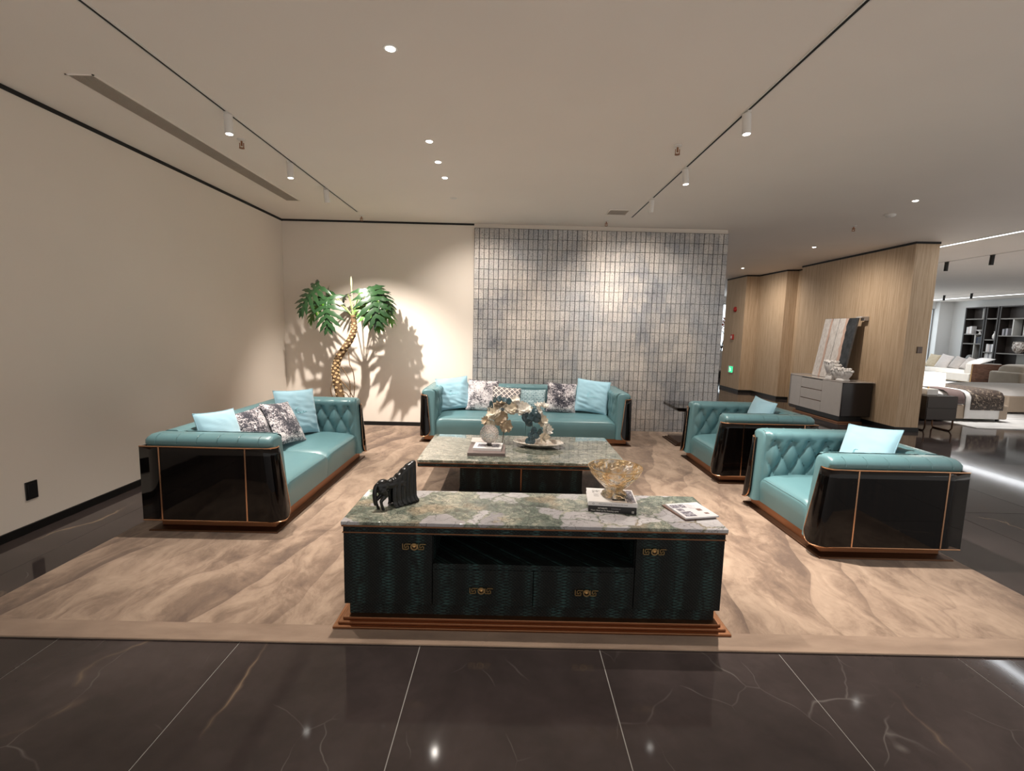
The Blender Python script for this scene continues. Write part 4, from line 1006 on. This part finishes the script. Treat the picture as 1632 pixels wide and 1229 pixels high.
# ================================================================== sideboard against the beige partition
M_GREIGE = flat('gloss_greige_lacquer', (.50, .45, .41), .12, Coat=.4)
M_ESP = flat('dark_espresso_lacquer', (.014, .010, .010), .15)
sb = thing('sideboard', 'low gloss beige sideboard with dark ends against the beige partition', 'sideboard', (6.09, 9.52, 0))
MB().box(.05, .50, -.72, .72, .0, .03).build('plinth', M_COPPER, sb, bevel=.003)
MB().box(.09, .50, -.68, .68, .03, .135).build('plinth_band', M_BLACK, sb)
MB().box(.02, .58, -.80, .80, .135, .765).build('carcass', M_ESP, sb, bevel=.012)
MB().box(.0, .60, -.815, .815, .765, .785).build('top', M_GREIGE, sb, bevel=.006)
for y0, y1 in ((-.79, -.25), (.43, .79)):
    MB().box(.0, .02, y0, y1, .14, .762).build('door', M_GREIGE, sb, bevel=.002)
for k in range(3):
    z0 = .14 + k * .2083; d = MB().box(.0, .02, -.246, .426, z0, z0 + .193).build('drawer_front', M_GREIGE, sb, bevel=.002)
    if k: MB().box(.004, .02, -.22, .40, z0 - .013, z0 - .002).build('finger_pull', M_BRONZE, d, smooth=False)
for yy in (.815, .84):
    MB().box(-.005, .58, yy, yy + .008, .10, .80).build('end_trim', M_BRASS if yy > .82 else M_GREIGE, sb, bevel=.002)
# leaning abstract painting
pa = thing('abstract_painting', 'abstract white, pink and black striped painting leaning on the sideboard', 'painting', (6.36, 9.58, .786))
lean = Matrix.Rotation(math.radians(8.5), 4, 'Y')
W_, H_ = .94, 1.19
def pband(y0, y1, x0, x1, z0=0, z1=H_): return MB().box(x0, x1, y0, y1, z0, z1).xf(lean)
M_P1 = NT('painted_plaster_white'); _f = M_P1.noise(M_P1.map(M_P1.obj(), (1, 6, 3)), 4, 5, .6)[0]; M_P1.set(Base=M_P1.ramp(_f, [(.3, (.55, .50, .46)), (.65, (.74, .70, .66))]), Rough=.6); M_P1.bump(_f, .5, .02); M_P1 = M_P1.m
M_P2 = flat('painted_blush', (.58, .40, .32), .6); M_P3 = NT('painted_charcoal'); _f = M_P3.noise(M_P3.obj(), 9, 5)[0]; M_P3.set(Base=M_P3.ramp(_f, [(.3, (.01, .012, .014)), (.7, (.05, .055, .06))]), Rough=.5); M_P3.bump(_f, .6, .02); M_P3 = M_P3.m
MB().box(0, .03, -W_ / 2, W_ / 2, 0, H_).xf(lean).build('canvas', flat('canvas_edge', (.10, .10, .10), .6), pa, smooth=False)
rp = random.Random(11)
def wob(y, z, amp, sd): return y + amp * noise.noise(Vector((sd, z * 3.5, 0))) + amp * .5 * noise.noise(Vector((sd + 7, z * 11, 0)))
def stroke(name, mat, ya, yb, aa, ab, sd, th):
    N = 30
    secs = []
    for k in range(N + 1):
        z = .004 + (H_ - .008) * k / N; y0 = wob(ya, z, aa, sd); y1 = wob(yb, z, ab, sd + 3)
        secs.append([lean @ Vector((.002, y0, z)), lean @ Vector((-th, y0, z)), lean @ Vector((-th, y1, z)), lean @ Vector((.002, y1, z))])
    MB().loft(secs).build(name, mat, pa, smooth=False)
# far edge is +y (left in view)
stroke('paint_stroke', M_P1, .265, .465, .01, .0, 1, .004)
stroke('paint_stroke', M_P2, .215, .27, .03, .01, 2, .005)
stroke('paint_stroke', M_P3, .195, .222, .03, .03, 2.5, .0035)
stroke('paint_stroke', M_P1, .02, .205, .006, .02, 4, .006)
stroke('paint_stroke', M_P3, .008, .022, .004, .004, 5, .004)
stroke('paint_stroke', M_P1, -.16, .010, .05, .004, 6, .005)
stroke('paint_stroke', M_P2, -.235, -.15, .05, .05, 7, .004)
stroke('paint_stroke', M_P3, -.465, -.21, .0, .05, 8, .003)
t = thing('wall_bracket', 'small pale bracket on the wall at the top corner of the leaning painting', 'bracket', (6.70, 9.10, 1.94))
MB().box(-.09, 0, -.05, .05, -.03, .05).build('plate', M_GREIGE, t, bevel=.006)
MB().box(-.14, -.09, -.05, .10, .02, .05).build('arm', M_GREIGE, t, bevel=.006)
# coral sculptures
M_CORAL = flat('matt_white_ceramic', (.74, .71, .68), .55)
def coral(name, label, c, h, w, n, seed):
    """closed shell-like lobes with knobbly rims, growing from one foot"""
    t = thing(name, label, 'sculpture', c)
    rs = random.Random(seed)
    MB().lathe([(w * .30, 0), (w * .36, .01), (w * .30, h * .16), (w * .1, h * .22), (.001, h * .23)], 16, sx=.7).build('base', M_CORAL, t)
    for k in range(n):
        a = (k - (n - 1) / 2) / max(1, n - 1); hh = h * rs.uniform(.85, 1.0) * (1 - .5 * abs(a) ** 2); fx = rs.uniform(-.04, .04)
        P = [(0, a * w * .12, h * .08), (fx * .5, a * w * .34, hh * .38), (fx, a * w * .56, hh * .70), (fx * 1.3, a * w * .74, hh * .94), (fx * 1.3, a * w * .78, hh)]
        r0 = w * (.62 / n + .07)
        m = MB().tube(P, [r0 * .45, r0 * .85, r0 * 1.05, r0 * .9, r0 * .35], 12)
        for q in range(10):
            an = 2 * PI * q / 10; m.ball((P[3][0] + math.cos(an) * r0 * .85, P[3][1] + math.sin(an) * r0 * .85, P[3][2] + rs.uniform(-.01, .012)), r0 * .27, r0 * .27, r0 * .3, 8, 6)
        m.build('lobe', M_CORAL, t, ang=80)
    return t
coral('coral_sculpture', 'tall white coral-shaped ceramic on the sideboard', (6.20, 9.20, .7855), .38, .36, 5, 3)
coral('coral_sculpture', 'low ruffled white coral-shaped ceramic nearer the sideboard end', (6.22, 8.90, .7855), .25, .40, 5, 9)

# ================================================================== far hall: bed group
M_TANLEA = flat('tan_upholstery', (.34, .27, .205), .5); M_LINEN = flat('white_linen', (.66, .65, .64), .8); M_DARKW = flat('dark_walnut', (.035, .025, .02), .35)
bed = thing('bed', 'low tan upholstered bed with white linen beyond the beige partition', 'bed', (8.75, 10.1, .0122))
MB().box(-1.0, 1.0, -.88, .88, .05, .335).build('bed_base', M_TANLEA, bed, bevel=.03, seg=3)
for x in (-.9, .9):
    for y in (-.78, .78): MB().cyl((x, y, 0), .03, .052, 10).build('foot', M_BLACK, bed)
def bulge(x0, x1, y0, y1, z0, z1, r=.08):
    def f(a): return 1 - abs(2 * a - 1) ** 6
    m = MB(); m.grid(lambda s, t: (x0 + (x1 - x0) * s, y0 + (y1 - y0) * t, z0 + (z1 - z0) * (f(s) * f(t)) ** .4), 20, 20); return m
mt = bulge(-.97, .97, -.86, .86, .33, .60).build('mattress', M_LINEN, bed, ang=80)
MB().box(-1.10, -1.0, -.95, .95, .05, 1.0).build('headboard', M_TANLEA, bed, bevel=.04, seg=3)
def drapecloth(x0, x1, zoff, hem, yh):
    """cloth laid across the bed, hanging over the near side"""
    prof = [(.80, .60), (.4, .612), (0, .612), (-.5, .610), (-.75, .598), (-.84, .56), (-.893, .48), (-.895, hem)]
    return MB().loft([[(x, y + (-zoff if y < -.8 else 0) + .004 * math.sin(x * 30 + i), z + zoff) for i, (y, z) in enumerate(prof)] for x in [x0 + (x1 - x0) * k / 12 for k in range(13)]], closed=False, caps=False)
drapecloth(.12, .80, .004, .06, 0).build('sheet', M_LINEN, bed, ang=80, solid=.004)
M_FUR = NT('brown_patterned_throw'); _f = M_FUR.noise(M_FUR.obj(), 16, 5, .6, 2.)[0]; M_FUR.set(Base=M_FUR.ramp(_f, [(.42, (.022, .014, .011)), (.56, (.06, .04, .03)), (.62, (.34, .28, .21))]), Rough=.6); M_FUR = M_FUR.m
th = drapecloth(.22, .86, .014, .22, 0).build('bed_throw', M_FUR, None, loc=(8.75, 10.1, .0122), ang=80, solid=.006)
tag(th, 'dark brown patterned throw hanging over the foot of the bed', 'throw')
M_PURP = flat('plum_stripe_cloth', (.13, .09, .085), .7)
tag(drapecloth(-.22, .10, .006, .345, 0).build('bed_runner', M_PURP, None, loc=(8.75, 10.1, .0122), ang=80, solid=.004), 'narrow plum striped runner across the white bed', 'runner')
ns = thing('nightstand', 'dark wooden nightstand on curved legs beside the bed', 'nightstand', (7.50, 8.42, 0))
MB().box(-.27, .27, -.22, .22, .20, .62).build('body', M_DARKW, ns, bevel=.008)
MB().box(-.26, .26, -.232, -.22, .215, .405).build('drawer_front', M_DARKW, ns, bevel=.003)
MB().box(-.26, .26, -.232, -.22, .415, .605).build('drawer_front', M_DARKW, ns, bevel=.003)
for x in (-.24, .24):
    MB().tube([(x, -.20, .21), (x, -.20, .06), (x * .97, -.17, .012), (x * .97, .17, .012), (x, .20, .06), (x, .20, .21)], .012, 8).build('leg', M_BRONZE, ns)
lp = thing('table_lamp', 'glowing white block table lamp on the dark nightstand', 'lamp', (7.42, 8.42, .6205))
MB().box(-.10, .10, -.10, .10, 0, .11).build('base', M_LINEN, lp, bevel=.01)
MB().cyl((0, 0, .11), .012, .05, 10).build('stem', M_BRASS, lp)
MB().frustum((-.18, .18, -.13, .13, .16), (-.175, .175, -.125, .125, .40)).build('lamp_shade', emit('lit_lamp_shade', (1, .93, .82), 1.4), lp, bevel=.01)
d = bpy.data.lights.new('lamp_bulb', 'POINT'); d.energy = 10; d.color = (1, .9, .78); d.shadow_soft_size = .12
o = bpy.data.objects.new('lamp_bulb', d); COL.objects.link(o); o.parent = lp; o.location = (0, 0, .55)
dv = thing('daybed', 'low tan upholstered platform daybed at the right edge', 'daybed', (11.95, 11.2, .0122))
MB().box(-1.1, 1.1, -.9, .9, .04, .40).build('base', M_TANLEA, dv, bevel=.03, seg=3)
bulge(-1.08, 1.08, -.88, .88, .395, .56).build('mattress', M_LINEN, dv, ang=80)
for x in (-1.0, 1.0): MB().cyl((x, -.8, 0), .03, .042, 10).build('foot', M_BLACK, dv)
# tan sofa at the right edge
ts = thing('hall_sofa', 'tan fabric sofa cut by the right edge before the bookcases', 'sofa', (16.75, 15.2, 0))
M_TANF = m_velvet('tan_boucle', (.34, .28, .21), (.44, .37, .29))
MB().box(-1.0, 1.0, -.5, .5, .12, .62).build('body', M_TANF, ts, bevel=.06, seg=3)
bulge(-.9, .1, -.45, .35, .60, .86).build('back_cushion', M_TANF, ts, ang=80)
bulge(.1, .95, -.45, .35, .60, .84).build('back_cushion', M_TANF, ts, ang=80)
for x in (-.85, .85): MB().box(x - .04, x + .04, -.42, .42, 0, .12).build('leg', M_BLACK, ts)
# cream tufted sofa
M_CREAML = m_velvet('cream_leather', (.50, .47, .43), (.58, .55, .50)); M_BROWNW = NT('brown_burl_wood'); _f = M_BROWNW.noise(M_BROWNW.map(M_BROWNW.obj(), (2, 2, 12)), 3, 4)[0]; M_BROWNW.set(Base=M_BROWNW.ramp(_f, [(.3, (.075, .035, .02)), (.7, (.16, .08, .05))]), Rough=.25); M_BROWNW = M_BROWNW.m
cs = thing('cream_sofa', 'cream tufted sofa with brown wooden end panel in the far hall', 'sofa', (16.75, 18.75, .0122))
MB().box(0, 1.2, -1.35, 1.35, .06, .36).build('seat_base', M_CREAML, cs, bevel=.03, seg=3)
bulge(.02, .9, -1.05, 1.3, .35, .47).build('seat_cushion', M_CREAML, cs, ang=80)
MB().box(.88, 1.2, -1.35, 1.35, .36, .74).build('backrest', M_CREAML, cs, bevel=.06, seg=3)
def tfr(u, z, h, b): return (u + .1, -1.03 + h, z)
MB().box(.1, 1.2, -1.35, -1.05, .3, .74).build('arm', M_CREAML, cs, bevel=.05, seg=3)
MB().grid(lambda s, t: (.14 + .74 * s, -1.05 + .035 * tuft(s * .74, .30 - t * .36, .19, .36), .37 + .34 * t), 30, 16).build('arm_tufting', M_CREAML, cs, ang=60)
ep = MB().box(.04, 1.24, -1.40, -1.35, .05, .72).build('end_panel', M_BROWNW, cs, bevel=.03, seg=3)
MB().box(.20, 1.08, -1.415, -1.40, .17, .60).build('inset', M_BROWNW, ep, bevel=.01)
MB().tube([(.06, -1.39, .70), (.04, -1.39, .10), (.06, -1.39, .06), (.06, 1.3, .06)], .012, 6).build('brass_trim', M_BRASS, ep)
def plain_pillow(c, yaw, lean_, roll, size, mat, label): return pillow(mat, label, c, yaw, lean_, roll, size, seed=c[1], group='pale cushions on the cream sofa')
M_PALE = m_velvet('pale_blush_fabric', (.56, .50, .47), (.64, .59, .56)); M_GREYF = m_velvet('taupe_fabric', (.36, .32, .30), (.42, .38, .35)); M_BEIGEF = m_velvet('golden_beige_fabric', (.50, .40, .26), (.56, .46, .32))
plain_pillow((17.45, 19.75, .72), -90, 20, 5, .55, M_BEIGEF, 'golden beige cushion at the far end of the cream sofa')
plain_pillow((17.42, 19.20, .72), -90, 22, 10, .58, M_PALE, 'pale blush cushion on the cream sofa beside the golden one')
plain_pillow((17.40, 18.60, .70), -90, 25, 14, .52, M_GREYF, 'taupe cushion in the middle of the cream sofa')
plain_pillow((17.38, 18.10, .70), -90, 28, 14, .50, M_GREYF, 'taupe cushion nearest the end panel of the cream sofa')
pillow(M_LINEN, 'white cushion lying over the arm of the cream sofa', (17.35, 17.62, .84), -90, 70, 5, .55, seed=4.4)
# bookcases, front plane x = 18.5
M_BCW = flat('dark_brown_bookcase', (.022, .016, .014), .4); M_BCB = flat('bookcase_back', (.05, .04, .036), .5); M_BCL = flat('pale_bookcase_panel', (.50, .49, .46), .5)
def bookcase(label, y0, y1, shelves, posts, pale):
    t = thing('bookcase', label, 'bookcase', (18.5, y0, 0), group='dark bookcase units in the far hall'); W = y1 - y0
    MB().box(.34, .38, 0, W, .02, 2.9).build('back', M_BCB, t, smooth=False)
    for y in (0, W - .05): MB().box(0, .38, y, y + .05, 0, 2.9).build('side', M_BCW, t, smooth=False)
    for z in [.02, 2.86] + shelves: MB().box(.01, .36, .05, W - .05, z, z + .04).build('shelf', M_BCW if z in (.02, 2.86) else flat('shelf_edge', (.16, .145, .13), .4), t, smooth=False)
    for (y, z0, z1) in posts: MB().box(.02, .35, y, y + .035, z0, z1).build('divider', M_BCL, t, smooth=False)
    for (ya, yb, z0, z1) in pale: MB().box(.30, .335, ya, yb, z0, z1).build('pale_panel', M_BCL, t, smooth=False)
bookcase('dark tall bookcase unit next to the window wall', 18.88, 19.72, [.71, 1.43, 1.81, 2.41], [(.30, .75, 1.81)], [(.05, .42, 2.45, 2.86), (.33, .50, .75, 1.81)])
bookcase('narrow dark bookcase unit between the two wide ones', 18.36, 18.84, [.77, 1.12, 1.60, 2.41], [], [])
bookcase('wide dark bookcase unit cut by the right edge', 16.4, 18.32, [.55, 1.10, 1.76, 2.40], [(1.38, 1.8, 2.4), (.98, 1.8, 2.4), (.78, .59, 1.1)], [(.05, 1.25, 2.44, 2.86), (.85, 1.38, .59, 1.10)])
def shelf_books(y0, y1, z, h, label, mats):
    """upright books, each a thing"""
    n = max(2, int((y1 - y0) / .06)); w = (y1 - y0) / n
    for k in range(n):
        hh = h * (1 - .1 * ((k * 7) % 3) / 2)
        place = ['right-hand', 'left-hand'][k] if n == 2 else ['rightmost', 'second from right', 'third from right', 'fourth from right', 'fifth from right'][k] if k < n - 1 else 'leftmost'
        t = thing('shelf_book', place + ' ' + label, 'book', (18.56, y0 + k * w, z + .0405), group=label)
        MB().box(0, .2, .002, w - .002, 0, hh).build('cover', mats[k % len(mats)], t, smooth=False)
        MB().box(.01, .195, .006, w - .006, hh, hh + .002).build('pages', M_PAPER, t, smooth=False)
shelf_books(19.42, 19.64, 1.81, .30, 'white book standing on the upper left bookcase shelf', [M_WCOVER, M_PINKW])
shelf_books(18.95, 19.18, 1.43, .28, 'dark blue book standing in the left bookcase unit', [flat('navy_cover', (.015, .02, .045), .5), M_KCOVER])
shelf_books(18.46, 18.74, 1.12, .30, 'pale book standing in the narrow bookcase unit', [M_WCOVER, M_GREYINK, M_PINKW])
shelf_books(18.44, 18.76, .77, .30, 'white book standing low in the narrow bookcase unit', [M_WCOVER, M_WCOVER, M_GREYINK])
shelf_books(18.0, 18.2, 1.76, .26, 'grey book standing in the wide bookcase unit', [M_GREYINK, M_KCOVER])
shelf_books(16.95, 17.12, .55, .30, 'pale book standing at the right edge of the wide bookcase', [M_WCOVER, M_GREYINK])
dsh = thing('bird_dish', 'white winged dish on the left bookcase shelf', 'ornament', (18.68, 19.18, 1.8505))
MB().lathe([(.06, 0), (.05, .02), (.025, .06), (.06, .10), (.16, .14), (.17, .16), (.15, .155), (.001, .12)], 20, sx=.6).build('dish', M_CORAL, dsh)
MB().tube([(0, -.15, .14), (0, -.22, .19), (0, -.28, .18)], [.03, .02, .006], 8).build('wing', M_CORAL, dsh)
tag(MB().lathe([(.05, 0), (.085, .05), (.095, .14), (.06, .22), (.045, .27), (.065, .31), (.055, .31), (.001, .25)], 20).build('vase', M_CORAL, loc=(18.68, 18.55, 1.6405)), 'white pitcher vase in the narrow bookcase unit', 'vase')
cv = thing('ceramic_vessel', 'large swirled brown and white ceramic vessel in the wide bookcase', 'vase', (18.68, 17.62, 1.1405))
M_SWIRL = NT('swirled_ceramic'); _f = M_SWIRL.noise(M_SWIRL.obj(), 7, 3, .5, 3.)[0]; M_SWIRL.set(Base=M_SWIRL.ramp(_f, [(.4, (.12, .07, .05)), (.55, (.62, .58, .53))]), Rough=.3); M_SWIRL = M_SWIRL.m
MB().lathe([(.08, 0), (.10, .01), (.19, .12), (.22, .22), (.18, .34), (.13, .40), (.15, .44), (.13, .43), (.001, .34)], 24, sx=.75).build('body', M_SWIRL, cv)
MB().tube([(0, .12, .40), (0, .22, .42), (0, .24, .32), (0, .19, .26)], .02, 8).build('ear', M_SWIRL, cv)
tag(MB().lathe([(.07, 0), (.10, .03), (.13, .12), (.09, .22), (.04, .26), (.001, .26)], 18).build('glass_ornament', flat('grey_glass', (.25, .25, .25), .15), loc=(18.66, 19.45, .7505)), 'grey glass ornament low in the left bookcase unit', 'ornament')

# ================================================================== seen through the gap beyond the tiled wall
mp = thing('maple_tree', 'ornamental tree with orange leaves by the far window', 'tree', (7.95, 18.2, 0))
tk = MB(); rm = random.Random(21); tips = []
def branch(p, d, L, r, lv):
    q = p + d * L; tk.tube([p, p.lerp(q, .5) + Vector((rm.uniform(-.03, .03),) * 3), q], [r, r * .8, r * .6], 6)
    if lv == 0: tips.append(q); return
    for k in range(3):
        branch(q, (d + Vector((rm.uniform(-.8, .8), rm.uniform(-.8, .8), rm.uniform(-.1, .6)))).normalized(), L * .68, r * .6, lv - 1)
branch(Vector((0, 0, .3)), Vector((.05, 0, 1)), .75, .035, 3)
tk.build('trunk', M_BLACK, mp)
MB().lathe([(.2, 0), (.26, .02), (.3, .35), (.28, .36), (.25, .33), (.001, .32)], 20).build('pot', M_DARKW, mp)
lm = MB()
for tpv in tips:
    for k in range(26):
        c = tpv + Vector((rm.gauss(0, .14), rm.gauss(0, .14), rm.gauss(0, .12))); a = Vector((rm.uniform(-1, 1), rm.uniform(-1, 1), rm.uniform(-1, 1))).normalized(); b = a.orthogonal().normalized(); s1 = rm.uniform(.03, .05)
        lm.add([c - a * s1, c + b * s1 * .6, c + a * s1, c - b * s1 * .6], [(0, 1, 2, 3)])
o = lm.build('foliage', flat('orange_leaves', (.55, .14, .05), .6), mp, smooth=False); o['kind'] = 'stuff'
ch = thing('lounge_chair', 'white shell chair with dark base beyond the tiled wall', 'chair', (7.0, 15.9, 0), math.radians(-30))
def shell(s, t):
    a = (s - .5) * 2.4; r = .36 + .05 * t
    return (r * math.sin(a), r * math.cos(a) * .8, .42 + .62 * t * (1 - .15 * abs(a)))
MB().grid(shell, 20, 12).build('backrest', M_LINEN, ch, ang=80, solid=.03)
MB().lathe([(.001, .36), (.28, .37), (.34, .42), (.30, .47), (.001, .48)], 24).build('seat', M_LINEN, ch)
for a in range(4):
    an = PI / 4 + a * PI / 2; MB().tube([(.1 * math.cos(an), .1 * math.sin(an), .37), (.3 * math.cos(an), .3 * math.sin(an), 0.0)], [.025, .015], 8).build('leg', M_BLACK, ch)
